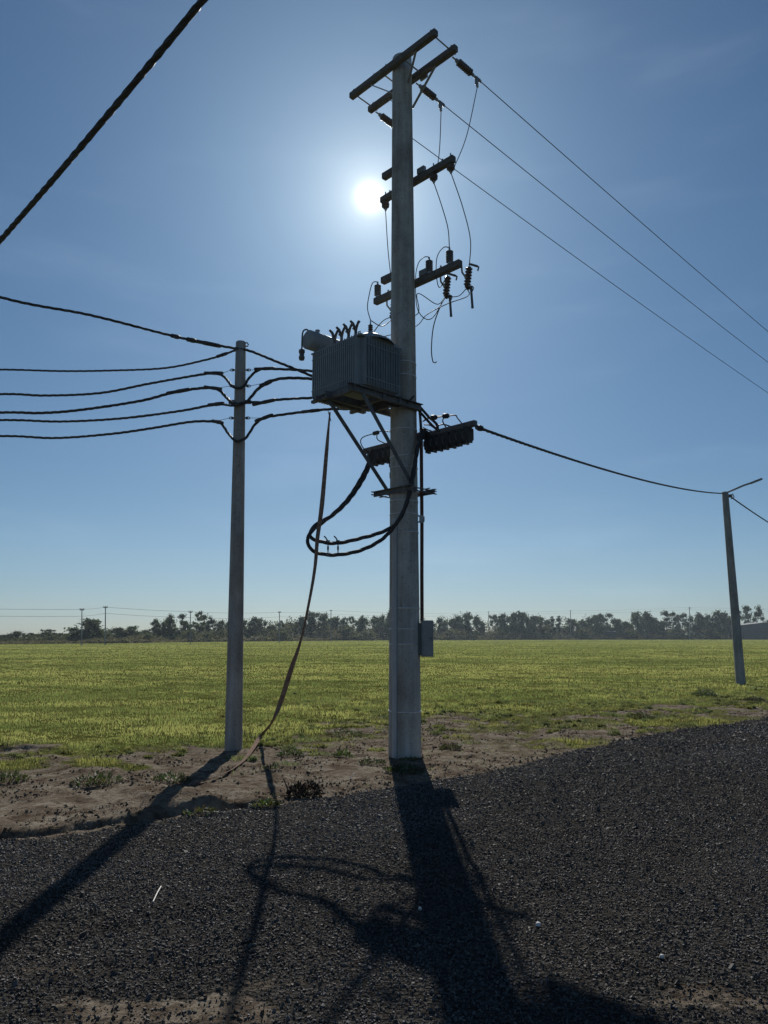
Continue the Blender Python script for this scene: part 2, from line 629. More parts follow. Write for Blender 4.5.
def ground_material():
    m, nt, out = new_mat('ground_surface')
    L = nt.links.new
    a = nd(nt, 'ShaderNodeAttribute', attribute_name='col')
    sep = nd(nt, 'ShaderNodeSeparateColor')
    L(a.outputs['Color'], sep.inputs['Color'])
    tc = nd(nt, 'ShaderNodeTexCoord')

    def noi(scale, detail=6, rough=0.6, stretch=None):
        n = nd(nt, 'ShaderNodeTexNoise')
        n.inputs['Scale'].default_value = scale
        n.inputs['Detail'].default_value = detail
        n.inputs['Roughness'].default_value = rough
        if stretch:
            mp = nd(nt, 'ShaderNodeMapping')
            mp.inputs['Scale'].default_value = stretch
            L(tc.outputs['Object'], mp.inputs['Vector'])
            L(mp.outputs['Vector'], n.inputs['Vector'])
        else:
            L(tc.outputs['Object'], n.inputs['Vector'])
        return n

    def ramp(src, stops):
        r = nd(nt, 'ShaderNodeValToRGB')
        e = r.color_ramp.elements
        while len(e) < len(stops): e.new(0.5)
        for i, (p, c) in enumerate(stops):
            e[i].position = p
            e[i].color = (*c, 1)
        L(src, r.inputs['Fac'])
        return r.outputs['Color']

    def mix(fac, c1, c2, mode='MIX'):
        x = nd(nt, 'ShaderNodeMix', data_type='RGBA', blend_type=mode)
        if isinstance(fac, float): x.inputs[0].default_value = fac
        else: L(fac, x.inputs[0])
        L(c1, x.inputs[6])
        L(c2, x.inputs[7])
        return x.outputs[2]

    # gravel: small dark stones by voronoi cells
    vo = nd(nt, 'ShaderNodeTexVoronoi')
    vo.inputs['Scale'].default_value = 42
    L(tc.outputs['Object'], vo.inputs['Vector'])
    vsep = nd(nt, 'ShaderNodeSeparateColor')
    L(vo.outputs['Color'], vsep.inputs['Color'])
    grav = ramp(vsep.outputs[0], [(0.0, (0.034, 0.031, 0.028)), (0.5, (0.055, 0.051, 0.046)), (0.93, (0.080, 0.075, 0.068)), (1.0, (0.11, 0.105, 0.095))])
    # soil
    soilc = ramp(noi(3.0).outputs['Fac'], [(0.38, (0.125, 0.097, 0.072)), (0.5, (0.210, 0.175, 0.135)), (0.64, (0.290, 0.255, 0.205))])
    soil2 = ramp(noi(16, 7, 0.8).outputs['Fac'], [(0.40, (0.42, 0.39, 0.36)), (0.54, (1.0, 1.0, 1.0))])
    soilc = mix(0.8, soilc, soil2, 'MULTIPLY')
    # turf floor, large patches stretched across the field
    t1 = ramp(noi(0.35, 8, 0.65).outputs['Fac'], [(0.30, (0.055, 0.066, 0.022)), (0.5, (0.105, 0.112, 0.036)), (0.7, (0.160, 0.160, 0.062))])
    t2 = ramp(noi(0.05, 5, 0.6, (0.5, 1.6, 1)).outputs['Fac'], [(0.35, (0.75, 0.80, 0.70)), (0.65, (1.15, 1.1, 1.0))])
    turf = mix(1.0, t1, t2, 'MULTIPLY')
    t3 = ramp(noi(9, 5, 0.7).outputs['Fac'], [(0.3, (0.55, 0.55, 0.5)), (0.65, (1.1, 1.1, 1.05))])
    turf = mix(0.8, turf, t3, 'MULTIPLY')

    def sharpen(v, nsrc, lo=0.35, hi=0.65, amt=0.5):
        ad = nd(nt, 'ShaderNodeMath', operation='MULTIPLY_ADD')
        L(nsrc, ad.inputs[0]); ad.inputs[1].default_value = amt; ad.inputs[2].default_value = -amt / 2
        a2 = nd(nt, 'ShaderNodeMath', operation='ADD')
        L(ad.outputs[0], a2.inputs[0]); L(v, a2.inputs[1])
        mr = nd(nt, 'ShaderNodeMapRange', interpolation_type='SMOOTHSTEP')
        mr.inputs['From Min'].default_value = lo
        mr.inputs['From Max'].default_value = hi
        L(a2.outputs[0], mr.inputs['Value'])
        return mr.outputs['Result']
    nf = noi(14, 5, 0.7).outputs['Fac']
    gfac = sharpen(sep.outputs[0], nf, 0.35, 0.65, 1.2)
    tfac = sharpen(sep.outputs[1], nf, 0.3, 0.7, 0.9)
    c = mix(tfac, soilc, turf)
    c = mix(gfac, c, grav)
    b = nd(nt, 'ShaderNodeBsdfPrincipled')
    b.inputs['Specular IOR Level'].default_value = 0.0
    b.inputs['Roughness'].default_value = 1.0
    L(c, b.inputs['Base Color'])
    bh = nd(nt, 'ShaderNodeMath', operation='ADD')
    mm = nd(nt, 'ShaderNodeMath', operation='MULTIPLY')
    L(vo.outputs['Distance'], mm.inputs[0]); L(gfac, mm.inputs[1])
    nb = noi(22, 6, 0.75)
    L(mm.outputs[0], bh.inputs[0]); L(nb.outputs['Fac'], bh.inputs[1])
    bp = nd(nt, 'ShaderNodeBump')
    bp.inputs['Strength'].default_value = 1.0
    bp.inputs['Distance'].default_value = 0.035
    L(bh.outputs[0], bp.inputs['Height'])
    L(bp.outputs['Normal'], b.inputs['Normal'])
    L(b.outputs[0], out.inputs['Surface'])
    return m


GM = ground_material()


def sub_sheet(name, mask, label):
    q = quads[mask]
    used = np.unique(q)
    remap = np.full(len(V), -1)
    remap[used] = np.arange(len(used))
    o = numpy_mesh(name, V[used], remap[q], GM, C4[used])
    tag(o, label, None, None, 'structure')
    return o


m_road = (fne < 0.0) & (fne > -ROAD_W)
m_verge = (~m_road) & (fne >= 0) & (fgrass < 0)
sub_sheet('gravel_road', m_road, 'dark crushed stone road in the foreground')
sub_sheet('dirt_verge', m_verge, 'bare brown earth strip between gravel and grass')
sub_sheet('ground', (~m_road) & (~m_verge), 'flat green field reaching to the trees')


def hgt(x, y):
    return float(height(np.array([x]), np.array([y]))[0])


# ------------------------------------------------------------------ scattered stuff
def view_points(n, y0, y1, power, margin=1.18, ref=12.0):
    """points inside the widened view wedge; density per area falls as y**-power"""
    out = []
    need = n
    # pdf over y ~ width(y) * y**-power
    ys = np.linspace(y0, y1, 4000)
    w = (0.52 * ys * margin + 0.6) * np.minimum(1.0, (np.maximum(ys, 1e-3) / ref) ** (-power))
    cdf = np.cumsum(w)
    cdf /= cdf[-1]
    y = np.interp(rng.random(n), cdf, ys)
    x = (rng.random(n) * 2 - 1) * (0.52 * y * margin + 0.6)
    return x, y


ico_v = None


def stone_proto():
    t = (1 + 5 ** 0.5) / 2
    v = np.array([(-1, t, 0), (1, t, 0), (-1, -t, 0), (1, -t, 0), (0, -1, t), (0, 1, t), (0, -1, -t), (0, 1, -t), (t, 0, -1), (t, 0, 1), (-t, 0, -1), (-t, 0, 1)], float)
    v /= np.linalg.norm(v[0])
    f = np.array([(0, 11, 5), (0, 5, 1), (0, 1, 7), (0, 7, 10), (0, 10, 11), (1, 5, 9), (5, 11, 4), (11, 10, 2), (10, 7, 6), (7, 1, 8), (3, 9, 4), (3, 4, 2), (3, 2, 6), (3, 6, 8), (3, 8, 9), (4, 9, 5), (2, 4, 11), (6, 2, 10), (8, 6, 7), (9, 8, 1)])
    return v, f


def rand_rot(n):
    q = rng.normal(size=(n, 4))
    q /= np.linalg.norm(q, axis=1)[:, None]
    w, x, y, z = q.T
    return np.stack([1 - 2 * (y * y + z * z), 2 * (x * y - z * w), 2 * (x * z + y * w), 2 * (x * y + z * w), 1 - 2 * (x * x + z * z), 2 * (y * z - x * w), 2 * (x * z - y * w), 2 * (y * z + x * w), 1 - 2 * (x * x + y * y)], -1).reshape(n, 3, 3)


def chip_proto():
    v = np.array([(-1, -.8, -.7), (1, -.7, -.8), (.8, 1, -.7), (-.9, .8, -.8), (-.7, -.7, .8), (.7, -.9, .7), (.9, .7, .8), (-.8, .9, .6)], float) * .68
    f = np.array([(0, 2, 1), (0, 3, 2), (4, 5, 6), (4, 6, 7), (0, 1, 5), (0, 5, 4), (1, 2, 6), (1, 6, 5), (2, 3, 7), (2, 7, 6), (3, 0, 4), (3, 4, 7)])
    return v, f


def stones(name, x, y, size, colr, mat, label, sink=0.25):
    n = len(x)
    v, f = chip_proto()
    NV = len(v)
    vv = v[None] * (1 + 0.35 * (rng.random((n, NV, 1)) - 0.5) * 2) + 0.22 * (rng.random((n, NV, 3)) - .5)
    vv = vv * (np.stack([np.ones(n), 0.6 + 0.4 * rng.random(n), 0.4 + 0.4 * rng.random(n)], -1))[:, None, :]
    vv = np.einsum('nij,nkj->nki', rand_rot(n), vv) * size[:, None, None]
    z = height(x, y)
    vv += np.stack([x, y, z + size * sink], -1)[:, None, :]
    ff = f[None] + (np.arange(n) * NV)[:, None, None]
    cc = np.repeat(np.concatenate([colr, np.ones((n, 1))], 1)[:, None, :], NV, 1)
    o = numpy_mesh(name, vv.reshape(-1, 3), ff.reshape(-1, 3), mat, cc.reshape(-1, 4), smooth=False)
    tag(o, label, None, None, 'stuff')
    return o


# gravel
x, y = view_points(400000, 2.7, 18.0, 1.5, 1.10, 5.0)
g_, gs_, ne_, s_ = zones(x, y)
so_ = soil_in_gravel(x, y)
keep = (rng.random(len(x)) < np.clip(g_ * 1.2 + 0.03 * (ne_ < 0.8), 0, 1) * (1 - 0.85 * so_)) & (ne_ < 0.9)
x, y, s_, ne_ = x[keep], y[keep], s_[keep], ne_[keep]
n = len(x)
size = 0.0034 + 0.0085 * rng.random(n) ** 3.0
size *= np.maximum(1, (y / 5.5)) ** 0.7
big = rng.random(n) < 0.008
size[big] *= 1.9
base = 0.058 + 0.052 * rng.random(n) ** 1.5
pale = rng.random(n)
base = np.where(pale > 0.996, 0.12 + 0.15 * rng.random(n), base)
band_ = fbm(s_ * .25 + 3, (ne_ + 20) * 1.1, 4)                 # dusty and damp streaks along the road
dust_ = sstep(.52, .68, fbm(x * .9 + 4, y * .9 + 9, 4))
base = base * (0.72 + 0.60 * sstep(.35, .65, band_))
tint = np.stack([base * (1.08 + 0.28 * dust_), base * (1.02 + .14 * dust_), base * (.94 + 0.08 * rng.random(n))], -1)
stones('gravel', x, y, size, tint, M['stone'], 'loose dark crushed stone covering the road')

# clods on the verge and crumbs in the soil spots
x, y = view_points(110000, 3.0, 17.0, 1.0)
g_, gs_, ne_, s_ = zones(x, y)
so_ = soil_in_gravel(x, y)
cl = fbm(x * 2.2 + 70, y * 2.2, 4)
p = np.where(ne_ > 0, (1 - gs_) * np.maximum(sstep(0.40, 0.65, cl), .8 * np.exp(-((ne_ - .2) / .22) ** 2)), so_ * 0.5) * ((s_ < 12) & (ne_ < 5))
keep = rng.random(len(x)) < p
x, y = x[keep], y[keep]
n = len(x)
size = 0.004 + 0.020 * rng.random(n) ** 4
t_ = 0.55 + 1.1 * rng.random((n, 1))
stones('soil_clods', x, y, size, np.array([[0.11, 0.085, 0.062]]) * t_, M['clod'], 'small clods and crumbs of dry earth on the verge', 0.2)


def blades(name, x, y, h, w, colr, mat, label, lean=0.45):
    n = len(x)
    z = height(x, y) - 0.005
    a = rng.random(n) * 2 * math.pi
    wx, wy = np.cos(a) * w / 2, np.sin(a) * w / 2
    b = rng.random(n) * 2 * math.pi
    ln = lean * h * (0.3 + rng.random(n))
    lx, ly = np.cos(b) * ln, np.sin(b) * ln
    P = np.stack([x, y, z], -1)
    Wv = np.stack([wx, wy, np.zeros(n)], -1)
    mid = P + np.stack([lx * 0.3, ly * 0.3, h * 0.55], -1)
    tip = P + np.stack([lx, ly, h], -1)
    vv = np.stack([P - Wv, P + Wv, mid + Wv * 0.8, mid - Wv * 0.8, tip], 1)
    i = (np.arange(n) * 5)[:, None]
    tri = np.concatenate([i + np.array([[0, 1, 2]]), i + np.array([[0, 2, 3]]), i + np.array([[3, 2, 4]])], 0)
    cc = np.repeat(np.concatenate([colr, np.ones((n, 1))], 1)[:, None, :], 5, 1)
    o = numpy_mesh(name, vv.reshape(-1, 3), tri, mat, cc.reshape(-1, 4), smooth=False)
    tag(o, label, None, None, 'stuff')
    return o


def grass_colours(x, y, n):
    k = fbm(x * 0.35 + 5, y * 0.8, 4)[:, None]
    k2 = fbm(x * 0.05 + 15, y * 0.15 + 3, 3)[:, None]
    r = rng.random((n, 1))
    g1 = np.array([[0.112, 0.150, 0.052]])
    g2 = np.array([[0.240, 0.268, 0.098]])
    dry = np.array([[0.23, 0.19, 0.085]])
    f = np.clip(.5 + (k - 0.5) * 3.4 + (k2 - 0.5) * 2.4 + (r - 0.5) * 0.5, 0, 1)
    c = g1 * (1 - f) + g2 * f
    for (mg, rx, ry) in MOSS:
        q = (((x - mg.x) / rx) ** 2 + ((y - mg.y) / ry) ** 2)[:, None]
        m_ = (1 - sstep(.3, 1.8, q)) * rng.random((n, 1)) ** .5
        c = c * (1 - m_) + np.array([[.185, .195, .065]]) * m_
    d = rng.random((n, 1)) < 0.06
    c = np.where(d, dry * (0.6 + 0.5 * r), c)
    return c * (0.87 + 0.28 * rng.random((n, 1)))


x, y = view_points(860000, 8.0, 430.0, 1.9)
g_, gs_, ne_, s_ = zones(x, y)
clump = fbm(x * 5 + 2, y * 5, 3)
p = np.clip(gs_ * 1.25 - 0.12, 0, 1) * np.where(gs_ < 0.8, sstep(0.42, 0.55, clump), 0.25 + 0.75 * sstep(0.25, 0.6, clump))
keep = (rng.random(len(x)) < p) & (ne_ > -0.1)
x, y, gs_ = x[keep], y[keep], gs_[keep]
n = len(x)
hn = fbm(x * 1.3 + 60, y * 1.3, 3)
h = (0.012 + 0.105 * np.clip(hn - .12, 0, 1)) * (0.6 + 0.7 * rng.random(n)) * (0.55 + 0.45 * gs_) * np.clip((y / 30) ** 0.25, 1, 1.5)
w = 0.0055 * np.maximum(1, y / 11.0)
gc = grass_colours(x, y, n)
vg = (gs_ < 0.75)[:, None]
gc = np.where(vg, gc * np.array([[0.66, 0.64, 0.85]]), gc)
blades('grass', x, y, h, w, gc, M['blade'], 'short yellow green grass of the open field')

# ground-hugging weeds scattered thickly over the verge and along the turf's ragged edge
cx, cy = view_points(10000, 8.2, 27.0, 0.6)
g_, gs_, ne_, s_ = zones(cx, cy)
eg_ = edge_grass(s_) - (ne_ + edge_road(s_))                 # distance on the bare side of the turf edge
rt_ = sstep(0.0, 5.0, s_)
pr = np.exp(-np.abs(eg_) / (0.60 + 1.5 * rt_)) * (0.85 + .15 * rt_) * sstep(.34, .55, fbm(cx * .9 + 12, cy * .9, 3))
keep = (rng.random(len(cx)) < pr) & (ne_ > 0.05) & (g_ < .5)
cx, cy = cx[keep], cy[keep]
nb_ = 90
rr_ = (0.04 + 0.13 * rng.random(len(cx)) ** 2) * np.maximum(1, cy / 14)
ang_ = rng.random((len(cx), nb_)) * 6.283
rad_ = rr_[:, None] * np.sqrt(rng.random((len(cx), nb_))) * np.array([1.0])
x = (cx[:, None] + np.cos(ang_) * rad_ * 1.3).ravel()
y = (cy[:, None] + np.sin(ang_) * rad_).ravel()
n = len(x)
hh_ = (0.025 + 0.07 * rng.random(len(cx)))[:, None] * (0.5 + 0.8 * rng.random((len(cx), nb_))) * (1.1 - .6 * (rad_ / rr_[:, None]))
tone_ = (0.6 + 0.8 * rng.random(len(cx)))[:, None, None] * (0.7 + 0.6 * rng.random((len(cx), nb_, 1)))
kk_ = rng.random(len(cx))[:, None, None]
cc_ = (np.array([[[0.055, 0.075, 0.036]]]) * (1 - kk_) + np.array([[[0.13, 0.14, 0.05]]]) * kk_) * tone_
blades('weed_cover', x, y, hh_.ravel(), 0.011 * np.maximum(1, y / 12), cc_.reshape(-1, 3), M['blade'], 'low scattered weeds along the ragged edge of the turf', 0.8)

# ------------------------------------------------------------------ the big transformer pole
Z = lambda v, Y=None: hz(v, Y if Y else PY)
pole_top = Z(59)
pole = empty('transformer_pole', (P0.x, P0.y, hgt(P0.x, P0.y) - 0.05), 'tall thick grey concrete pole carrying the transformer, at the edge of the gravel', 'utility pole')
R_BOT, R_TOP = 0.222, 0.151


def prad(z):
    return R_BOT + (R_TOP - R_BOT) * max(0, min(1, z / pole_top))


mb = MB()
prof = [(0, R_BOT)] + [(pole_top * k / 24 + 0.1, prad(pole_top * k / 24)) for k in range(1, 24)] + [(pole_top - 0.01 + 0.1, R_TOP), (pole_top + 0.1, R_TOP - 0.012), (pole_top + 0.1, 0.0)]
mb.lathe(Vector((P0.x, P0.y, -0.1)), UP, prof, 32)
shaft = mb.build('shaft', M['concrete'], pole)


def band(z, parent, extra=0.006, half=0.009, tilt=0.0, base=None, rf=None):
    mb = MB()
    c = Vector((P0.x, P0.y, z)) if base is None else base
    r = (prad(z) if rf is None else rf) + extra
    mb.lathe(c - UP * half, UP + Vector((tilt, 0, 0)), [(0, r - .004), (0, r), (2 * half, r), (2 * half, r - .004)], 32)
    return mb.build('steel_band', M['band'], parent)


for v, tl in ((431, .02), (458, 0), (469, -.01), (502, .02), (515, .01), (533, 0), (608.5, 0), (629, .015), (644, -.01), (711, .02), (365, .01), (378, 0)):
    band(Z(v), pole, tilt=tl)

# pale ground-wire conduit strapped to the near left side
za, zb = 0.02, Z(520)
mb = MB()
ang = math.radians(232)
dirv = Vector((math.cos(ang), math.sin(ang), 0))
tang = Vector((-dirv.y, dirv.x, 0))
for k in range(12):
    z0, z1 = za + (zb - za) * k / 12, za + (zb - za) * (k + 1) / 12
    for zz in (z0, z1):
        c = Vector((P0.x, P0.y, zz)) + dirv * (prad(zz) + 0.004)
        mb.v += [c - tang * .034, c - tang * .034 + dirv * .022, c - tang * .02 + dirv * .036, c + tang * .02 + dirv * .036, c + tang * .034 + dirv * .022, c + tang * .034]
    b = len(mb.v) - 12
    for q in range(5):
        mb.f.append([b + q, b + q + 6, b + q + 7, b + q + 1])
        mb.smooth.append(False)
mb.build('conduit', M['pvc'], pole)

# riser pipe on the right and its grey box
XR = at(421.8, 500, PY).x
mb = MB()
yp = PY + 0.02
xt = XR
mb.tube([(XR + .0, yp, Z(428)), (XR, yp, Z(520)), (at(421.8, 575, yp).x, yp, Z(575)), (at(422, 622, yp).x, yp, Z(622))], 0.026, 10)
pipe = mb.build('riser_pipe', M['rust'], pole)
mb = MB()
for v in (516, 522):
    mb.box((P0.x + .225, yp - .02, Z(v)), (0.09, .02, .02))
mb.box((XR, yp, Z(519)), (.075, .075, .07))
mb.build('pipe_clamp', M['galv'], pipe)
jb = empty('junction_box', (at(425.5, 656, PY).x, PY, Z(656.5)), 'small grey metal box on the right side of the thick pole, under the brown pipe', 'electrical box')
mb = MB()
bx0 = at(421.5, 640, PY).x
bz0, bz1 = Z(656.5), Z(620.5)
mb.box((bx0 + .075, PY - .03, (bz0 + bz1) / 2), (.16, .20, bz1 - bz0), bev=0.008)
mb.build('cabinet', M['box_grey'], jb)
mb = MB()
mb.box((bx0 - .025, PY - .03, (bz0 + bz1) / 2 - .01), (.05, .16, (bz1 - bz0) * 0.9))
mb.build('mounting_plate', M['box_dark'], jb)
mb = MB()
mb.box((bx0 + .08, PY - .134, (bz0 + bz1) / 2), (.135, .008, (bz1 - bz0) * 0.93))
dr = mb.build('door', M['box_grey'], jb)
mb = MB()
mb.cyl((bx0 + .12, PY - .138, (bz0 + bz1) / 2), (bx0 + .12, PY - .155, (bz0 + bz1) / 2), .012)
mb.build('lock', M['steel_dark'], dr)

# crossarms -------------------------------------------------------------
zA = Z(60)
ARM_H = 0.105


def arm(name, t0, t1, d, z, mat=None, w=0.095, h=ARM_H, parent=None):
    mb = MB()
    mb.box(pp((t0 + t1) / 2, d, z), (abs(t1 - t0), w, h), (T, D, UP), bev=0.012)
    return mb.build(name, mat or M['timber'], parent or pole)


# top pair: heights chosen so each lies on its own line in the photo
off = R_TOP + 0.055
za1 = Z(72)
A1 = arm('crossarm', -.96, 0.90, -off, za1)
B1 = arm('crossarm', -.96, 0.93, off, za1 - 0.03)


def bolts(par, lst, z, d, s=0.03):
    for t in lst:
        mb = MB()
        mb.cyl(pp(t, d, z + .05), pp(t, d, z + .10), .013, n=8)
        mb.cyl(pp(t, d, z + .05), pp(t, d, z + .066), .024, n=6)
        mb.build('bolt', M['galv'], par)


bolts(A1, (-.9, -.42, -.15, .8), za1, -off)
bolts(B1, (-.88, .84), za1 - .03, off)
for t in (-.88, .84):
    mb = MB()
    mb.cyl(pp(t, -off - .07, za1), pp(t, off + .09, za1 - .03), .011, n=8)
    mb.build('tie_rod', M['galv'], A1)
for t in (-.22, .22):
    mb = MB()
    mb.cyl(pp(t, -off - .07, za1 - .02), pp(t, off + .09, za1 - .04), .012, n=8)
    mb.box(pp(t, off + .06, za1 - .05), (.14, .03, .10), (T, D, UP))
    mb.build('clamp_plate', M['galv'], B1)
for (par, d, z, t) in ((A1, -off, za1, .5), (A1, -off, za1, -.5), (B1, off, za1 - .03, .52), (B1, off, za1 - .03, -.5)):
    mb = MB()
    a = pp(t, d, z - .05)
    sg = 1 if t > 0 else -1
    b = pp(sg * 0.06, R_TOP + .01, z - 0.55) if d > 0 else pp(sg * (R_TOP + .01), -.03, z - .30)
    ax = (b - a).normalized()
    mb.box((a + b) / 2, ((b - a).length, .036, .012), (ax, D, ax.cross(D).normalized()))
    mb.build('brace', M['galv'], par)

# second crossarm: one long arm on the line side, a stub a little higher
z2 = Z(177)
off2 = prad(z2) + .055
A2 = arm('crossarm', -.68, .84, off2, z2)
arm('crossarm_stub', -.34, -.05, -off2 * .3, z2 + .13)
bolts(A2, (-.5, .62), z2, off2)
mb = MB()
mb.box(pp(.22, off2 - .03, z2 + .09), (.14, .06, .09), (T, D, UP))
mb.build('clamp_plate', M['galv'], A2)
z3 = Z(279.5)
off3 = prad(z3) + .055
A3 = arm('crossarm', -.84, .92, off3, z3)
arm('crossarm_stub', -.36, -.05, -off3 * .3, z3 + .08)
bolts(A3, (-.55, .55), z3, off3)
mb = MB()
mb.box(pp(.24, off3 - .03, z3 + .09), (.15, .06, .09), (T, D, UP))
mb.build('clamp_plate', M['galv'], A3)
z4 = Z(442)
off4 = prad(z4) + .06
A4 = arm('crossarm', -1.10, 1.12, off4, z4 + .10, M['steel_dark'], .08, .08)
mb = MB()
mb.box(pp(0, off4 - .045, z4 + .10), (.46, .012, .12), (T, D, UP))
mb.build('clamp_plate', M['steel_dark'], A4)

# transformer platform
plat_z = 4.90
CORNER = Vector((at(360, 382, 9.75).x, 9.75, 0))
z_bot = Z(382, 9.8) - 0.06
z_top = Z(333, 9.8)
plat_z = z_bot - 0.075
platform = bpy.data.objects.new('platform', None)
COL.objects.link(platform)
platform.parent = pole
platform.location = Vector((0, 0, 0))
for s in (-1, 1):                                      # channels either side of the pole, running out under the transformer
    t = s * (prad(plat_z) + .035)
    mb = MB()
    mb.box(pp(t, -.57, plat_z), (.008, 1.40, .10), (T, D, UP))
    for dz in (-.046, .046):
        mb.box(pp(t + s * .026, -.57, plat_z + dz), (.05, 1.40, .008), (T, D, UP))
    mb.build('channel_beam', M['steel_dark'], platform)
for d in (-1.16, -.62, -.31):
    mb = MB()
    mb.box(pp(0, d, plat_z + .005), (.50, .05, .08), (T, D, UP))
    mb.build('cross_piece', M['steel_dark'], platform)
zc = Z(493)
for s in (-1, 1):
    mb = MB()
    a = pp(s * .27, -1.18 if s < 0 else -1.05, plat_z - .05)
    b = pp(s * (prad(zc) + .05), -.02, zc)
    ax = (b - a).normalized()
    mb.box((a + b) / 2, ((b - a).length, .055, .012), (ax, T, ax.cross(T).normalized()))
    mb.box((a + b) / 2 + ax.cross(T).normalized() * .028 + T * .024, ((b - a).length, .012, .055), (ax, T, ax.cross(T).normalized()))
    mb.build('strut', M['steel_dark'], platform)
mb = MB()
for d in (-1, 1):
    mb.box(pp(0, d * (prad(zc) + .022), zc), (.78, .010, .075), (T, D, UP))
    mb.box(pp(0, d * (prad(zc) + .045), zc + .033), (.78, .04, .008), (T, D, UP))
for s in (-1, 1):
    for dz in (-.02, .02):
        mb.cyl(pp(s * .33, -.32, zc + dz), pp(s * .33, .32, zc + dz), .010, n=8)
    mb.cyl(pp(s * .36, 0, zc), pp(s * .50, 0, zc), .008, n=8)
mb.build('collar', M['steel_dark'], platform)

# ------------------------------------------------------------------ transformer
LX, WX = 1.12, 0.86
dl = -T
tr = empty('transformer', (CORNER + dl * LX / 2 + D * WX / 2 + UP * (z_bot - .01)), 'big grey finned oil transformer sitting on the steel platform left of the thick pole', 'transformer')


def tp(a, b, z):                              # a along the long side (from near corner, away left), b along the line, z height
    return CORNER + dl * a + D * b + UP * z


FD = 0.085
mb = MB()
mb.box(tp(LX / 2, WX / 2, (z_bot + z_top) / 2 + .01), (LX - 2 * FD, WX - 2 * FD, z_top - z_bot - .05), (dl, D, UP), bev=.01)
mb.build('tank', M['paint_grey'], tr)
mb = MB()
fz0, fz1 = z_bot + .05, z_top - .035


def fin_row(c0, along, n, pitch, out):
    for k in range(n):
        c = c0 + along * (k * pitch)
        mb.box(c + out * (FD / 2) + UP * ((fz0 + fz1) / 2), (.014, FD, fz1 - fz0), (along, out, UP))
        mb.box(c + out * (FD - .004) + UP * ((fz0 + fz1) / 2), (.024, .008, fz1 - fz0 - .02), (along, out, UP))


mb_ = mb
nL = 22
fin_row(tp(FD + .02, FD, 0), dl, nL, (LX - 2 * FD - .04) / (nL - 1), -D)
fin_row(tp(FD + .02, WX - FD, 0), dl, nL, (LX - 2 * FD - .04) / (nL - 1), D)
nW = 14
fin_row(tp(FD, FD + .03, 0), D, nW, (WX - 2 * FD - .06) / (nW - 1), -dl)
fin_row(tp(LX - FD, FD + .03, 0), D, nW, (WX - 2 * FD - .06) / (nW - 1), dl)
for zz in (fz0 + .10, fz1 - .10):            # tie bars across the fins
    for (b, o) in ((0, -D), (WX, D)):
        mb.box(tp(LX / 2, b, zz) + o * .004, (LX - 2 * FD, .006, .012), (dl, D, UP))
    for (a, o) in ((0, -dl), (LX, dl)):
        mb.box(tp(a, WX / 2, zz) + o * .004, (.006, WX - 2 * FD, .012), (dl, D, UP))
mb.build('cooling_fins', M['paint_grey'], tr)
mb = MB()
mb.box(tp(LX / 2, WX / 2, z_top - .012), (LX - .05, WX - .05, .022), (dl, D, UP), bev=.004)
for k in range(14):
    for b in (.045, WX - .045):
        mb.cyl(tp(.08 + k * (LX - .16) / 13, b, z_top - .02), tp(.08 + k * (LX - .16) / 13, b, z_top + .02), .009, n=6)
mb.build('lid', M['paint_grey'], tr)
mb = MB()
for a in (.22, LX - .22):
    mb.box(tp(a, WX / 2, z_bot + .012), (.07, WX + .10, .05), (dl, D, UP))
for b in (.06, WX - .06):
    mb.box(tp(LX / 2, b, z_bot + .02), (LX - .06, .05, .04), (dl, D, UP))
mb.build('skid_frame', M['steel_dark'], tr)
# turret hump + high-voltage bushings on the far side of the lid
mb = MB()
mb.lathe(tp(.26, WX * .50, z_top - .005), UP, [(0, .34), (.04, .31), (.12, .17), (.18, .07), (.20, .05), (.205, 0)], 20)
mb.box(tp(.28, WX * .55, z_top + .01), (.5, .5, .03), (dl, D, UP))
mb.build('lid_hump', M['paint_grey'], tr)


def hv_bushing(a, b, zb, s=1.0):
    mb = MB()
    pr = [(0, .036)]
    for k in range(4):
        z0 = .012 + k * .034
        pr += [(z0, .024), (z0 + .010, .043), (z0 + .020, .040), (z0 + .024, .022)]
    pr += [(.16, .014), (.17, 0)]
    mb.lathe(tp(a, b, zb), UP, [(h * s, r * s) for h, r in pr], 12)
    o = mb.build('high_voltage_bushing', M['porcelain'], tr)
    mb = MB()
    mb.cyl(tp(a, b, zb + .15 * s), tp(a, b, zb + .25 * s), .010, .007, n=8)
    mb.build('terminal', M['galv'], o)


zh = z_top + .18
hv_bushing(.26, WX * .50, zh, .85)
hv_bushing(.50, WX * .72, z_top, 1.0)
hv_bushing(.74, WX * .72, z_top, 1.0)
HVT = [tp(.26, WX * .50, zh + .19), tp(.50, WX * .72, z_top + .22), tp(.74, WX * .72, z_top + .22)]
# low-voltage bushings: four posts with curved cable tails
for k in range(4):
    a = .26 + k * .15
    mb = MB()
    mb.lathe(tp(a, .15, z_top), UP, [(0, .034), (.02, .036), (.03, .022), (.045, .034), (.055, .022), (.07, .033), (.08, .018), (.12, .016), (.12, 0)], 10)
    o = mb.build('low_voltage_bushing', M['porcelain'], tr)
    mb = MB()
    p = tp(a, .15, z_top + .11)
    mb.box(p, (.03, .03, .05), (dl, D, UP))
    for (dx, dy, dz) in ((.07, -.03, .15), (.11, .05, .09), (.015, -.09, .13), (-.05, .03, .14), (-.09, -.04, .08), (.03, .08, .17)):
        mb.tube(spline([p, p + dl * dx * .4 + D * dy * .5 + UP * dz * .8, p + dl * dx + D * dy + UP * dz * 1.15], 4), [.017] * 9, 6)
    mb.build('terminal', M['steel_dark'], o)
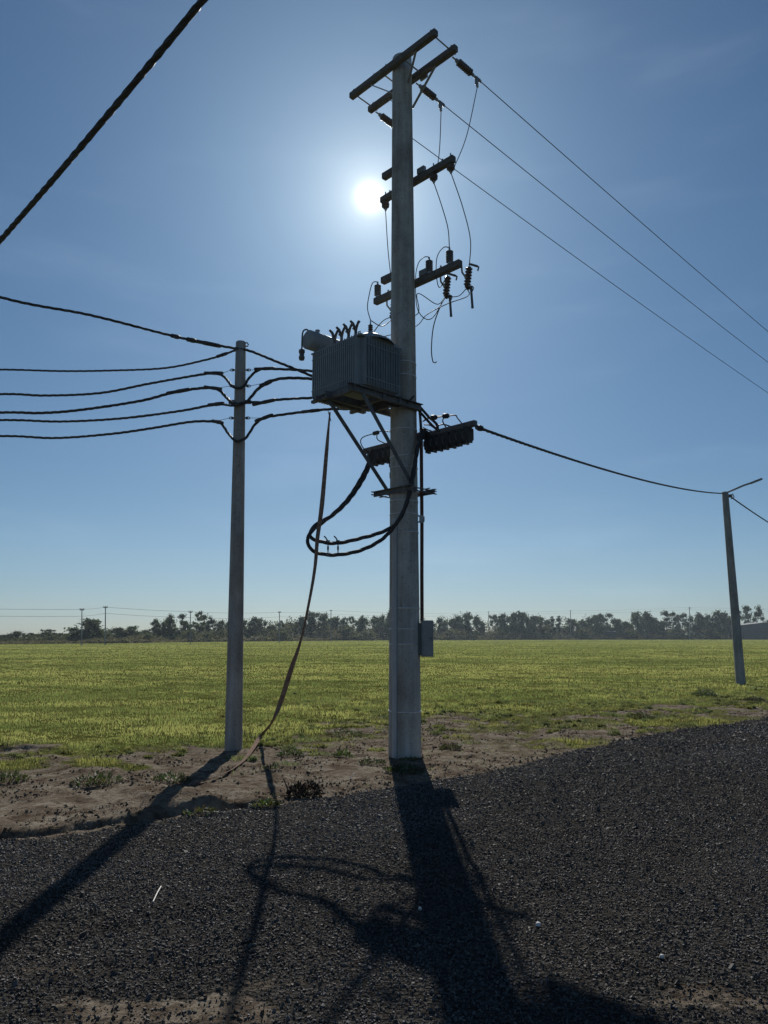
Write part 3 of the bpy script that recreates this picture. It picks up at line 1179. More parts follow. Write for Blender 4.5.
# conservator on the far left end, running along the line direction
mb = MB()
cz = z_top + .20
c0, c1 = tp(LX - .02, -.05, cz), tp(LX - .02, .62, cz)
mb.lathe(c0, D, [(0, 0), (.004, .12), (.02, .142), (.65, .142), (.666, .12), (.67, 0)], 24)
cons = mb.build('conservator', M['paint_grey'], tr)
mb = MB()
mb.cyl(tp(LX - .05, .12, cz + .11), tp(LX - .05, .12, cz + .16), .03, n=10)
mb.cyl(tp(LX - .05, .12, cz + .16), tp(LX - .05, .12, cz + .175), .036, n=10)
mb.build('filler_cap', M['galv'], cons)
mb = MB()
for b in (.10, .46):
    mb.box(tp(LX - .10, b, (z_top + cz) / 2 - .01), (.10, .02, cz - z_top), (dl, D, UP))
mb.cyl(tp(LX - .10, .28, z_top), tp(LX - .06, .28, cz), .022, n=8)
mb.build('conservator_bracket', M['paint_grey'], cons)
mb = MB()
e = tp(LX + .02, -.07, 0)
mb.tube(spline([e + UP * (cz - .14) + dl * .05, e + UP * (cz + .0) + dl * .05, e + UP * (cz + .13) + dl * .03, e + UP * (cz + .155) - dl * .02 + D * .03, e + UP * (cz + .11) - dl * .05 + D * .06], 6), .012, 8)
mb.lathe(e + UP * (cz - .30) + dl * .05, UP, [(0, 0), (0, .035), (.03, .045), (.05, .045), (.05, .036), (.11, .036), (.11, .045), (.15, .045), (.17, .02), (.17, 0)], 14)
mb.build('breather', M['steel_dark'], tr)
for a in (.10, LX - .10):
    for b in (.07, WX - .07):
        mb = MB()
        c = tp(a, b, z_top)
        mb.tube([c + dl * .02, c + dl * .02 + UP * .05, c - dl * .02 + UP * .05, c - dl * .02], .008, 6)
        mb.build('lifting_lug', M['galv'], tr)

# ------------------------------------------------------------------ strain insulators at the pole head
LINE_D = (D + Vector((0, 0, -.055))).normalized()


def strain_proto():
    r = empty('strain_insulator', (0, 0, 0), 'x', 'insulator', 'strain insulators at the top of the thick pole')
    X = Vector((1, 0, 0))
    mb = MB()
    pr = [(.12, .0), (.12, .022)]
    for k in range(7):
        a = .135 + k * .044
        pr += [(a, .022), (a + .012, .058), (a + .022, .056), (a + .030, .022)]
    pr += [(.455, .022), (.455, 0)]
    mb.lathe((0, 0, 0), X, pr, 16)
    mb.build('shed_stack', M['porcelain'], r)
    mb = MB()
    mb.cyl((0, 0, 0), (.13, 0, 0), .012, n=8)
    mb.box((.10, 0, 0), (.05, .035, .05))
    mb.build('end_fitting', M['galv'], r)
    mb = MB()
    mb.box((.475, 0, 0), (.06, .03, .04))
    mb.cyl((.46, 0, 0), (.56, 0, 0), .013, n=8)
    mb.build('end_fitting', M['galv'], r)
    mb = MB()
    mb.box((.60, 0, -.005), (.14, .035, .05), bev=.01)
    mb.box((.575, 0, -.06), (.05, .035, .12), bev=.01)
    mb.cyl((.575, 0, -.10), (.60, 0, -.15), .02, n=8)
    for k in range(3):
        mb.cyl((.555 + k * .035, -.03, -.0), (.555 + k * .035, .03, -.0), .008, n=6)
    mb.build('dead_end_clamp', M['galv'], r)
    return r


def orient(o, p, d, up=UP):
    x = d.normalized()
    y = up.cross(x).normalized()
    z = x.cross(y)
    m = Matrix((x, y, z)).transposed()
    o.rotation_euler = m.to_euler()
    o.location = p


sp = strain_proto()
STR = []
for i, (t, lab) in enumerate(((.81, 'ribbed strain insulator at the outer right end of the top crossarm'),
                              (.05, 'ribbed strain insulator just right of the thick pole under the top crossarm'),
                              (-.88, 'ribbed strain insulator left of the thick pole, at the far end of the top crossarm'))):
    o = sp if i == 0 else copy_tree(sp)
    o['label'] = lab
    p = pp(t, off + .06, za1 - .075)
    orient(o, p, LINE_D)
    STR.append((p, p + LINE_D * .66, p + LINE_D * .59 - UP * .13))

mb_labels = ('highest of the three overhead wires running right from the pole top',
             'middle of the three overhead wires running right from the pole top',
             'lowest of the three overhead wires running right, passing behind the pole')
for i in range(3):
    a = STR[i][1]
    b = a + D * 85 + UP * 0.2
    mb = MB()
    mb.tube(sagline(a, b, 1.45, 70), .0075, 5)
    o = mb.build('overhead_wire', M['wire'])
    tag(o, mb_labels[i], 'power line', 'overhead wires from the top crossarm')

# post insulators under the second arm (jumper guides)
def knob_proto():
    r = empty('hanging_insulator', (0, 0, 0), 'x', 'insulator', 'insulators hanging under the second crossarm')
    mb = MB()
    mb.lathe((0, 0, 0), -UP, [(0, 0), (0, .03), (.02, .035), (.03, .062), (.05, .064), (.055, .04), (.07, .062), (.09, .060), (.10, .035), (.125, .03), (.13, 0)], 14)
    mb.build('shed_stack', M['porcelain'], r)
    mb = MB()
    mb.cyl((0, 0, .17), (0, 0, -.14), .010, n=8)
    mb.cyl((0, -.03, -.14), (0, .03, -.14), .012, n=6)
    mb.build('bolt', M['galv'], r)
    return r


kp = knob_proto()
KN = []
for i, (t, lab) in enumerate(((.78, 'dark knob insulator hanging under the right tip of the second crossarm'),
                              (.44, 'dark knob insulator under the second crossarm, midway between the pole and its right tip'),
                              (-.60, 'small insulator under the left end of the second crossarm, close to the sun'))):
    o = kp if i == 0 else copy_tree(kp)
    o['label'] = lab
    p = pp(t, off2, z2 - ARM_H / 2)
    o.location = p
    KN.append(p - UP * .14)

# arresters on the third arm
def arr_proto():
    r = empty('pin_insulator', (0, 0, 0), 'x', 'insulator', 'ribbed insulators standing on the third crossarm')
    mb = MB()
    pr = [(0, 0), (0, .03)]
    for k in range(5):
        a = .015 + k * .036
        pr += [(a, .034), (a + .008, .056), (a + .022, .054), (a + .030, .034)]
    pr += [(.205, .02), (.21, .0)]
    mb.lathe((0, 0, 0), UP, pr, 14)
    mb.build('shed_stack', M['polymer'], r)
    mb = MB()
    mb.cyl((0, 0, .2), (0, 0, .245), .014, n=8)
    mb.build('terminal', M['galv'], r)
    mb = MB()
    mb.cyl((0, 0, -.02), (0, 0, .012), .034, n=10)
    mb.build('base', M['galv'], r)
    return r


ap = arr_proto()
AR = []
for i, (t, lab) in enumerate(((.73, 'ribbed upright insulator at the right end of the third crossarm'),
                              (.33, 'ribbed upright insulator on the third crossarm nearest the right side of the pole'),
                              (-.78, 'ribbed upright insulator on the third crossarm left of the pole'))):
    o = ap if i == 0 else copy_tree(ap)
    o['label'] = lab
    p = pp(t, off3 - .01, z3 + ARM_H / 2 + .012)
    o.location = p
    AR.append(p + UP * .25)


# drop-out fuses
def fuse_proto():
    r = empty('fuse_cutout', (0, 0, 0), 'x', 'fuse cutout', 'drop-out fuses hanging from the third crossarm')
    # local: x along arm, y away from pole along the line
    mb = MB()
    mb.tube([(0, .0, .03), (0, .06, .03), (.0, .07, -.10), (.0, .16, -.16)], .014, 6)
    mb.build('bracket', M['galv'], r)
    ax = Vector((-.25, .10, -.95)).normalized()
    c0 = Vector((.03, .20, .02))
    mb = MB()
    pr = [(0, 0), (0, .028)]
    for k in range(6):
        a = .015 + k * .044
        pr += [(a, .036), (a + .010, .054), (a + .026, .052), (a + .036, .036)]
    pr += [(.30, .034), (.30, 0)]
    mb.lathe(c0, ax, pr, 12)
    mb.build('porcelain_body', M['porcelain'], r)
    mb = MB()
    top = c0 + ax * .0
    mb.box(top + Vector((.06, .02, .01)), (.15, .03, .03), (Vector((.85, .1, -.5)).normalized(), Vector((0, 1, 0)), Vector((.5, 0, .85)).normalized()))
    mb.tube([top + Vector((.10, .02, -.01)), top + Vector((.15, .03, -.05)), top + Vector((.13, .03, -.10))], .012, 6)
    mb.build('upper_contact', M['steel_dark'], r)
    bot = c0 + ax * .30
    mb = MB()
    mb.box(bot + Vector((.02, .03, 0)), (.09, .03, .035))
    mb.tube(spline([bot + Vector((.05, .03, .02)), bot + Vector((.085, .04, -.01)), bot + Vector((.06, .05, -.05)), bot + Vector((.03, .05, -.03))], 4), .010, 6)
    mb.build('hinge', M['steel_dark'], r)
    mb = MB()
    mb.cyl(bot + Vector((.035, .05, -.0)), bot + Vector((.055, .05, -.30)), .018, n=10)
    mb.cyl(bot + Vector((.053, .05, -.28)), bot + Vector((.056, .05, -.315)), .020, n=10)
    mb.build('fuse_tube', M['polymer'], r)
    return r, top, bot


fp, FT, FB = fuse_proto()
FU = []
rotm = Matrix((T, D, UP)).transposed()
for i, (t, lab) in enumerate(((.85, 'open drop-out fuse hanging at the right tip of the third crossarm'),
                              (.44, 'open drop-out fuse hanging from the third crossarm, second from its right tip'),
                              (-.70, 'drop-out fuse hanging from the third crossarm against the left side of the pole'))):
    o = fp if i == 0 else copy_tree(fp)
    o['label'] = lab
    p = pp(t, off3 + .05, z3 + .03)
    o.rotation_euler = rotm.to_euler()
    o.location = p
    FU.append((p + rotm @ FT, p + rotm @ FB))


def wire(name, pts, r, mat, label, cat='wire', group=None, per=10, n=6):
    mb = MB()
    mb.tube(spline(pts, per), r, n)
    o = mb.build(name, M[mat])
    return tag(o, label, cat, group)


# jumpers: clamp -> knob -> fuse
wire('jumper_wire', [STR[0][2], STR[0][2] * .5 + KN[0] * .5 + UP * -.12 + D * .04, KN[0] + D * .02], .007, 'wire', 'thin wire dropping from the outer right strain insulator to the second crossarm tip')
wire('jumper_wire', [STR[1][2], STR[1][2] * .5 + KN[1] * .5 - UP * .1 + D * .04, KN[1] + D * .02], .007, 'wire', 'thin wire dropping from the strain insulator beside the pole to the second crossarm')
wire('jumper_wire', [STR[2][2], STR[2][2] * .5 + KN[2] * .5 - UP * .1 + D * .04, KN[2] + D * .02], .007, 'wire', 'thin wire dropping behind the left edge of the pole near the sun')
wire('jumper_wire', [KN[0], KN[0].lerp(FU[0][0], .35) + D * .10 + T * .02, KN[0].lerp(FU[0][0], .7) + D * .09 + T * .05, FU[0][0]], .007, 'wire', 'thin wire bowing from the second crossarm tip down to the outermost fuse')
wire('jumper_wire', [KN[1], KN[1].lerp(AR[0], .35) + D * .06 + T * .0, KN[1].lerp(AR[0], .7) + D * .05 + T * .02, AR[0]], .007, 'wire', 'thin wire bowing from the second crossarm to the upright insulator at the third arm end')
wire('jumper_wire', [KN[2], KN[2].lerp(FU[2][0], .5) - T * .03, FU[2][0]], .007, 'wire', 'thin wire running down the left side of the pole below the sun')
# loops from the upright insulators
P_ = AR[0]
wire('loop_wire', [P_, P_ - T * .12 + UP * .04, P_ - T * .24 - UP * .06, P_ - T * .26 - UP * .32, P_ - T * .20 - UP * .55, FU[1][0] + UP * .03], .007, 'cable', 'black wire looping from the right upright insulator over to the inner fuse')
P_ = AR[1]
wire('loop_wire', [P_, P_ - T * .10 + UP * .035, P_ - T * .22 - UP * .02, P_ - T * .28 - UP * .25, P_ - T * .24 - UP * .75, P_ + T * .02 - UP * .98, FU[1][1]], .007, 'cable', 'black wire looping down from the inner upright insulator beside the pole')
P_ = AR[2]
wire('loop_wire', [P_, P_ - T * .12 + UP * .02, P_ - T * .20 - UP * .16, (P_ - T * .20 - UP * .16).lerp(HVT[0], .5) - T * .05, HVT[0]], .0075, 'cable', 'black wire looping from the left upright insulator down to the transformer')
wire('loop_wire', [HVT[0], HVT[0] * .5 + FU[2][1] * .5 - UP * .10, FU[2][1]], .0075, 'cable', 'short wire sagging between the transformer bushing and the left fuse')
a, b = FU[0][1], FU[1][1]
wire('loop_wire', [a, a.lerp(b, .4) - UP * .06 + D * .02, a.lerp(b, .8) - UP * .03, b + UP * .02], .007, 'cable', 'short wire sagging between the two right hand fuses')
b = HVT[1]
a = FU[1][1]
wire('loop_wire', [a, a - T * .18 - UP * .06, pp(.20, .10, a.z - .02), pp(.05, off3 + .02, a.z - .25), pp(-.30, -.05, a.z - .30), b], .007, 'cable', 'wire from the inner fuse passing behind the pole to the transformer')
a = FU[1][1]
wire('dangling_wire', [a, a - T * .10 - UP * .10, a - T * .25 - UP * .38, a - T * .30 - UP * .72, a - T * .28 - UP * .92, a - T * .24 - UP * .97, a - T * .20 - UP * .965], .0085, 'cable', 'loose black wire hanging with a hooked end below the inner fuse')
wire('loop_wire', [FU[0][1], FU[0][1] - UP * .12 + D * .02, pp(.55, off3 + .12, FU[0][1].z - .22), pp(.22, off3 + .05, FU[0][1].z - .30), pp(-.1, off3 + .05, FU[0][1].z - .42), HVT[2]], .007, 'cable', 'wire from the outer fuse sagging behind the pole to the transformer')

# ------------------------------------------------------------------ low-voltage fuse switches on the fourth arm
def lv_proto():
    r = empty('fuse_switch', (0, 0, 0), 'x', 'fuse switch', 'black fuse switches in a row on the lowest crossarm')
    mb = MB()
    mb.box((0, .0, -.005), (.105, .12, .17), bev=.012)
    mb.box((0, .0, .09), (.075, .10, .05), bev=.008)
    mb.box((-.028, 0, -.11), (.030, .09, .05), bev=.004)
    mb.box((.028, 0, -.10), (.030, .09, .04), bev=.004)
    mb.build('housing', M['cable'], r)
    mb = MB()
    mb.cyl((.0, -.02, -.085), (.01, -.03, -.15), .016, n=8)
    mb.build('contact', M['steel_dark'], r)
    mb = MB()
    mb.tube([(-.02, -.075, .03), (-.02, -.10, .02), (-.02, -.10, -.05), (-.02, -.075, -.06)], .008, 6)
    mb.build('handle', M['steel_dark'], r)
    return r


lp = lv_proto()
seq = [.27 + .118 * k for k in range(7)] + [-.34, -.46, -.58, -.70, -.82, -.94]
words = ['first', 'second', 'third', 'fourth', 'fifth', 'sixth', 'outermost']
for i, t in enumerate(seq):
    o = lp if i == 0 else copy_tree(lp)
    if t > 0:
        o['label'] = ('black fuse switch on the lowest crossarm, %s to the right of the pole' % words[i])
    else:
        o['label'] = ('black fuse switch on the lowest crossarm, %s to the left of the pole' % (words + ['x'])[i - 7])
    o.rotation_euler = (rotm @ Matrix.Rotation(math.radians(random.uniform(-4, 4)), 3, 'X')).to_euler()
    o.location = pp(t, off4 + .01 + random.uniform(-.01, .01), z4 - .035 + random.uniform(-.006, .006))
# connectors and cable arcs above the right row
for i, (u, v, t2, lab) in enumerate(((434, 417.5, .62, 'oval black connector on a cable nearer the pole, above the fuse switches'), (446, 416, .92, 'oval black connector farther from the pole, above the fuse switches'))):
    q = at(u, v, PY - .25 + .0)
    r = empty('cable_connector', q, lab, 'connector', 'oval connectors above the fuse switches')
    mb = MB()
    ax = (T * .95 - UP * .15).normalized()
    mb.lathe(q - ax * .06, ax, [(0, 0), (0, .02), (.02, .036), (.09, .036), (.115, .02), (.12, 0)], 12)
    mb.build('body', M['cable'], r)
    mb = MB()
    e = pp(t2, off4, z4 + .10)
    mb.tube(spline([q + ax * .05, q + ax * .18 - UP * .0, e.lerp(q, .35) + UP * .06, e], 6), .009, 6)
    s_ = pp(.16, off4 - .02, z4 + .32)
    mb.tube(spline([q - ax * .05, q.lerp(s_, .5) + UP * .03, s_], 6), .009, 6)
    mb.build('cable_tail', M['cable'], r)
for i, (t1, t2, k) in enumerate(((.20, .45, .10), (.18, .34, .05), (.40, .75, .12))):
    a, b = pp(t1, off4 - .03, z4 + .26 - .04 * i), pp(t2, off4, z4 + .12)
    wire('arc_cable', [a, a.lerp(b, .4) + UP * k * .6 - UP * .03, a.lerp(b, .8) + UP * .01, b], .010, 'cable',
         ('thin cable arc above the fuse switches, %s' % ('next to the pole on top', 'next to the pole and lowest', 'reaching the middle of the row')[i]), 'cable')
q = pp(-.42, off4 + .05, Z(467))
r = empty('cable_connector', q, 'small dark block hanging below the left fuse switches behind the pole', 'connector')
mb = MB()
mb.box(q, (.26, .10, .11), (T, D, UP), bev=.015)
mb.box(q - UP * .06, (.20, .06, .05), (T, D, UP))
mb.build('body', M['cable'], r)
mb = MB()
mb.tube(spline([q + UP * .04 - T * .08, q + UP * .16 - T * .18, q + UP * .25 - T * .16], 5), .01, 6)
mb.tube(spline([q + UP * .04, q + UP * .12 - T * .04, q + UP * .22 + T * .0], 5), .01, 6)
mb.build('cable_tail', M['cable'], r)
# box and wires above the left row
q = at(376, 433, PY + .55)
wire('loop_wire', [pp(-.95, off4, z4 - .0), at(362, 446, PY + .75), at(362, 438, PY + .72), q + T * -.03, at(384, 431, PY + .45), at(395, 433, PY + .3)], .008, 'cable', 'thin wire loop standing above the left fuse switches')
r = empty('cable_connector', q, 'small black connector above the left fuse switches behind the diagonal strut', 'connector')
mb = MB()
mb.box(q, (.10, .05, .055), (T, D, UP), bev=.01)
mb.build('body', M['cable'], r)
mb = MB()
mb.tube(spline([q - UP * .02 + T * .02, q - UP * .12 + T * .05, pp(-.5, off4, z4 + .08)], 5), .008, 6)
mb.build('cable_tail', M['cable'], r)

# thick leads from the transformer round the pole to the switches
for i, (dv, lab) in enumerate(((0, 'upper thick black lead slanting down behind the pole to the fuse switches'), (5, 'lower thick black lead slanting down behind the pole to the fuse switches'))):
    wire('thick_cable', [tp(.35 + .2 * i, WX + .0, z_bot + .1), tp(.2, WX + .18, z_bot + .02 - .05 * i), pp(.0, prad(4.9) + .05, Z(403 + dv)), at(417, 404 + dv, PY + .05), at(428, 416 + dv, PY - .10), at(437 - 2 * i, 425 + dv * .6, PY - .2), pp(.42 + .1 * i, off4, z4 + .08)], .020, 'cable', lab, 'cable')
wire('thick_cable', [at(419, 405, PY - .03), at(420, 415, PY - .05), at(421, 428, PY - .04), at(421.5, 436, PY)], .020, 'cable', 'black cable entering the top of the brown riser pipe', 'cable')
wire('thick_cable', [at(414, 396, PY - .26), at(408, 402, PY - .27), at(399, 406, PY - .30), at(388, 404, PY - .35), at(378, 400, PY - .45)], .016, 'cable', 'black cable curving across the front of the pole just under the transformer', 'cable')

# the big double loop of cable
YF = PY - .33
LA = [at(372, 450, PY + .50), at(368, 464, PY + .42), at(360, 480, PY + .25), at(347, 500, PY + .02), at(331, 516, PY - .12), at(313, 530, PY - .2), at(307.5, 539, PY - .24), at(310, 548, PY - .28), at(318, 553, PY - .30), at(334, 555, PY - .32), at(355, 552, PY - .34), at(373, 545, PY - .36), at(387, 535, PY - .36), at(398, 521, YF), at(406, 504, YF), at(411, 482, YF + .02), at(415, 462, YF + .08), at(418, 445, PY - .18), at(423, 430, PY - .12), pp(.30, off4, z4 + .02)]
LB = [at(373, 450, PY + .52), at(370, 464, PY + .44), at(363, 480, PY + .27), at(349, 500, PY + .05), at(333, 515, PY - .08), at(317, 524, PY - .15), at(310, 533, PY - .18), at(313, 539, PY - .20), at(328, 543, PY - .24), at(342, 542.5, PY - .27), at(362, 538, PY - .31), at(378, 533.5, PY - .34), at(392, 527, PY - .36), at(401, 517, YF - .05), at(408, 500, YF - .05), at(413, 480, YF - .03), at(416, 460, YF + .05), at(419, 444, PY - .2), at(425, 432, PY - .14), pp(.34, off4, z4 + .02)]
for P_, lab in ((LA, 'lower strand of the big black cable loop hanging left of the thick pole'), (LB, 'upper strand of the big black cable loop hanging left of the thick pole')):
    mb = MB()
    twisted(mb, spline(P_, 8), .014, .0145, 3, .55, .06, 6)
    o = mb.build('cable_loop', M['cable'])
    tag(o, lab, 'cable')
for i, (u, side) in enumerate(((328, 'left'), (338, 'right'))):
    a, b = at(u, 541.5, PY - .25), at(u, 555, PY - .31)
    r = empty('loop_clamp', b, '%s one of the two small clamps joining the strands of the cable loop' % ('left hand' if i == 0 else 'right hand'), 'clamp', 'clamps on the cable loop')
    mb = MB()
    mb.cyl(a, b, .008, n=6)
    mb.box(a, (.05, .05, .03))
    mb.box(b, (.05, .05, .03))
    mb.box(a.lerp(b, .5), (.025, .03, .05))
    mb.build('clamp_body', M['steel_dark'], r)
    mb = MB()
    mb.tube([a, a + Vector((-.03 * 1, 0, .05)), a + Vector((-.055, 0, .075))], .010, 6)
    mb.tube([b, b + Vector((.03, 0, .03))], .010, 6)
    mb.build('tie_end', M['steel_dark'], r)

# ------------------------------------------------------------------ webbing strap blowing from the transformer
SY = CORNER.y + .55
sp_pts = [(330, 412, SY), (328.5, 428, SY), (326.5, 452, SY), (322, 504, SY - .1), (317.5, 538, SY - .12), (315, 567, SY - .12), (309.5, 600, SY - .1), (301, 639.5, SY), (291, 669.5, SY + .1), (281, 701, SY + .2), (271.5, 723, SY + .3)]
pts = [at(*q) for q in sp_pts]
for (u, v, dz) in ((261, 741, .09), (247, 759, .035), (234, 771, .02), (216, 780, .035), (200, 786, .02), (191, 787, .012)):
    g = ground(u, v)
    g.z = hgt(g.x, g.y) + dz
    pts.append(g)
WID = [.010, .016, .028, .034, .028, .022, .018, .015, .034, .034, .020, .036, .032, .020, .022, .020, .012]
sp_c = spline(pts, 10)
mb = MB()
N = len(sp_c)
vs = []
for i, p in enumerate(sp_c):
    d = (sp_c[min(i + 1, N - 1)] - sp_c[max(i - 1, 0)]).normalized()
    k = i / (N - 1)
    a = Vector((1, 0, 0)) if k < .62 else Vector((.35, .9, 0))
    kk = min(1, max(0, (k - .55) / .15))
    a = Vector((1, 0, 0)).lerp(Vector((.5, .85, 0)), kk)
    a = (a - d * a.dot(d)).normalized()
    b = d.cross(a)
    tw = math.radians(20) * math.sin(k * 9)
    wv = a * math.cos(tw) + b * math.sin(tw)
    nv = d.cross(wv)
    wi = min(len(WID) - 1.001, i / 10)
    wd = WID[int(wi)] * (1 - wi % 1) + WID[int(wi) + 1] * (wi % 1)
    for sx, sz in ((-1, -1), (1, -1), (1, 1), (-1, 1)):
        vs.append(p + wv * wd * sx + nv * .0018 * sz)
fs = [(i * 4 + q, i * 4 + (q + 1) % 4, (i + 1) * 4 + (q + 1) % 4, (i + 1) * 4 + q) for i in range(N - 1) for q in range(4)]
mb.add(vs, fs, False)
mb.add(vs[:4], [(3, 2, 1, 0)])
mb.add(vs[-4:], [(0, 1, 2, 3)])
o = mb.build('webbing_strap', M['strap'])
tag(o, 'long brown strap hanging from the transformer and trailing on the ground', 'strap')
wire('cord', [at(328, 411, SY), at(329.5, 416, SY), at(331, 421, SY - .02)], .006, 'strap', 'short frayed end of cord at the top of the brown strap', 'cord')

# ------------------------------------------------------------------ left pole and its cables
P1 = ground(233.5, 750)
Y1 = P1.y
top1 = at(241, 342, Y1)
lp1 = empty('concrete_pole', (P1.x, P1.y, hgt(P1.x, P1.y) - .04), 'slim grey concrete pole left of the big pole with cables tied across it', 'utility pole')
mb = MB()
axd = (top1 - P1)
L1 = axd.length
mb.lathe(P1 - UP * .12, axd, [(0, .128)] + [(L1 * k / 12 + .12, .126 - .048 * k / 12) for k in range(12)] + [(L1 + .11, .078), (L1 + .12, .07), (L1 + .12, 0)], 20)
mb.build('shaft', M['concrete_b'], lp1)


def on1(v):
    k = (at(240, v, Y1).z - P1.z) / (top1.z - P1.z)
    return P1.lerp(top1, k)


for v in (370, 386, 418):
    c = on1(v)
    mb = MB()
    mb.cyl(c - Vector((.13, 0, 0)), c + Vector((.13, 0, 0)), .010, n=8)
    for s in (-1, 1):
        pts_ = []
        for k in range(11):
            t = 2 * math.pi * k / 10
            pts_.append(c + Vector((s * (.125 + .035 * math.cos(t)), 0, .018 * math.sin(t))))
        mb.tube(pts_, .007, 6)
    mb.build('hook_bolt', M['steel_dark'], lp1)
c = on1(402)
mb = MB()
mb.box(c, (.34, .06, .05))
mb.build('cable_bracket', M['steel_dark'], lp1)
mb = MB()
c = on1(347)
mb.tube([c + Vector((.05, -.03, .0)), c + Vector((.11, -.03, .0)), c + Vector((.12, -.03, .03)), c + Vector((.10, -.03, .06)), c + Vector((.07, -.03, .05))], .010, 6)
mb.build('hook', M['steel_dark'], lp1)

YL = Y1 + .35


def bundle(name, px, lab, r=.012, R=.011, n=3, thick=None, cat='cable', group='cables tied to the slim left pole'):
    P_ = [at(*q) for q in px]
    mb = MB()
    path = spline(P_, 10)
    twisted(mb, path, R, r, n, .42, .055, 5)
    for (u, v, Yq, ln, rr) in (thick or []):
        c = at(u, v, Yq)
        best = min(range(1, len(path) - 1), key=lambda i: (path[i] - c).length)
        d = (path[best + 1] - path[best - 1]).normalized()
        mb.lathe(path[best] - d * ln / 2, d, [(0, 0), (0, R + r), (.02, rr), (ln * .4, rr * .9), (ln * .5, rr * 1.1), (ln - .03, rr), (ln, R + r), (ln, 0)], 10)
    o = mb.build(name, M['cable'])
    return tag(o, lab, cat, group)


yl = Y1 - .06
yq = Y1 - .02
bundle('aerial_cable', [(-260, 200, 9.0), (-120, 255, 9.5), (0, 297, 10.0), (90, 315, 10.5), (165, 334, 11.0), (205, 343, 11.3), (236, 348.5, yl), (250, 351, yl), (275, 361, Y1 - .3), (300, 371, Y1 - .5), (316, 378, Y1 - .6)],
       'highest cable on the left, sloping down to the slim pole top', thick=[(175, 335, 11.05, .14, .033), (190, 339, 11.2, .16, .036), (205, 343, 11.3, .5, .032)])
bundle('aerial_cable', [(-240, 362, 12.6), (-120, 369, 12.4), (0, 369.5, 12.0), (60, 371, 11.9), (110, 370.5, 11.8), (165, 368, 11.7), (205, 360, 11.6), (222, 355, 11.5), (238, 349.5, yq + .1), (246, 349, yq + .1)],
       'second cable from the top on the left, rising to the slim pole head', r=.010, R=.009, thick=[(222, 356, 11.5, .22, .026)])
bundle('aerial_cable', [(-240, 396, 12.6), (-120, 397, 12.4), (0, 394, 12.1), (45, 395.5, 12), (100, 393, 11.9), (150, 383.5, 11.8), (205, 374, 11.6), (218, 374, 11.55), (225, 377.5, 11.45), (232, 386, Y1 - .1), (238, 388, Y1 - .12), (244, 386, Y1 - .12), (250, 377, Y1 - .1), (260, 369.5, Y1 - .1), (275, 369, Y1), (311, 371, Y1 + .1), (352, 376, Y1 + .2), (392, 384, PY + .35)],
       'third cable from the top on the left, dipping at the slim pole', thick=[(214, 373.5, 11.6, .32, .028), (266, 369, Y1 - .1, .34, .025)])
bundle('aerial_cable', [(-240, 415, 12.6), (-120, 416, 12.4), (0, 412.5, 12.1), (40, 413, 12), (80, 410, 11.9), (140, 401, 11.8), (175, 392, 11.7), (205, 388, 11.6), (218, 389.5, 11.55), (226, 397, 11.45), (233, 403, Y1 - .12), (240, 404, Y1 - .13), (247, 401.5, Y1 - .12), (257, 390, Y1 - .1), (266, 383.5, Y1 - .1), (282, 378.5, Y1), (311, 378.8, Y1 + .1), (352, 384, Y1 + .2), (392, 392, PY + .35)],
       'fourth cable from the top on the left, thickened where it nears the slim pole', r=.014, R=.012, thick=[(180, 391, 11.7, .4, .03), (214, 388.5, 11.6, .3, .028), (266, 383, Y1 - .1, .22, .034)])
bundle('aerial_cable', [(-240, 420, 12.6), (-120, 423, 12.4), (0, 420, 12.1), (60, 421.5, 12), (120, 418.5, 11.9), (180, 411, 11.7), (214, 404.5, 11.6), (224, 404.5, 11.5), (233, 405.5, Y1 - .14), (242, 403, Y1 - .14), (250, 402, Y1 - .12), (262, 402.5, Y1 - .1), (275, 400, Y1), (311, 398, Y1 + .1), (352, 398, Y1 + .2), (392, 402, PY + .35)],
       'fifth cable from the top on the left, passing almost level over the slim pole', thick=[(216, 404.3, 11.6, .28, .03), (264, 401.5, Y1 - .1, .4, .028)])
bundle('aerial_cable', [(-240, 436, 12.6), (-120, 439, 12.4), (0, 436, 12.1), (55, 438, 12), (110, 434, 11.9), (150, 428.5, 11.8), (190, 422, 11.65), (212, 421.5, 11.6), (221, 423.5, 11.5), (228, 433, 11.4), (235, 440.5, Y1 - .15), (241, 440.5, Y1 - .15), (247, 436.5, Y1 - .12), (255, 424.5, Y1 - .1), (264, 418, Y1 - .1), (280, 415, Y1), (311, 411, Y1 + .1), (335, 409, Y1 + .2), (365, 410, Y1 + .3), (392, 414, PY + .35)],
       'lowest cable on the left, drooping in a loop at the slim pole', thick=[(217, 422, 11.55, .26, .030), (264, 417.5, Y1 - .1, .30, .028), (311, 411, Y1 + .1, .3, .027)])
# thin tie wires from the dead ends to the hooks
for i, (v, a, b, lab) in enumerate(((370, (218, 375), (262, 370), 'upper'), (386, (218, 388), (264, 383), 'middle'), (418, (217, 421), (262, 418), 'lower'))):
    c = on1(v)
    for s, q in ((-1, a), (1, b)):
        wire('tie_wire', [c + Vector((s * .15, 0, 0)), at(q[0], q[1], Y1 + (.2 if s < 0 else -.1))], .004, 'wire',
             '%s thin tie wire on the %s side of the slim pole' % (lab, 'left' if s < 0 else 'right'), 'wire', 'tie wires at the slim pole', per=3)

# near bundle crossing overhead at top left
a, b = at(206, -4, 4.65), at(-2, 243, 7.3)
d = (b - a)
mb = MB()
path = []
for k in range(-60, 90):
    t = k / 30
    s_ = t * (t - 1) * .10
    path.append(a + d * t + UP * (s_ - .0))
twisted(mb, path, .0145, .0145, 4, .62, .07, 7)
o = mb.build('aerial_cable', M['cable'])
tag(o, 'thick twisted black cable crossing the top left corner overhead', 'cable')

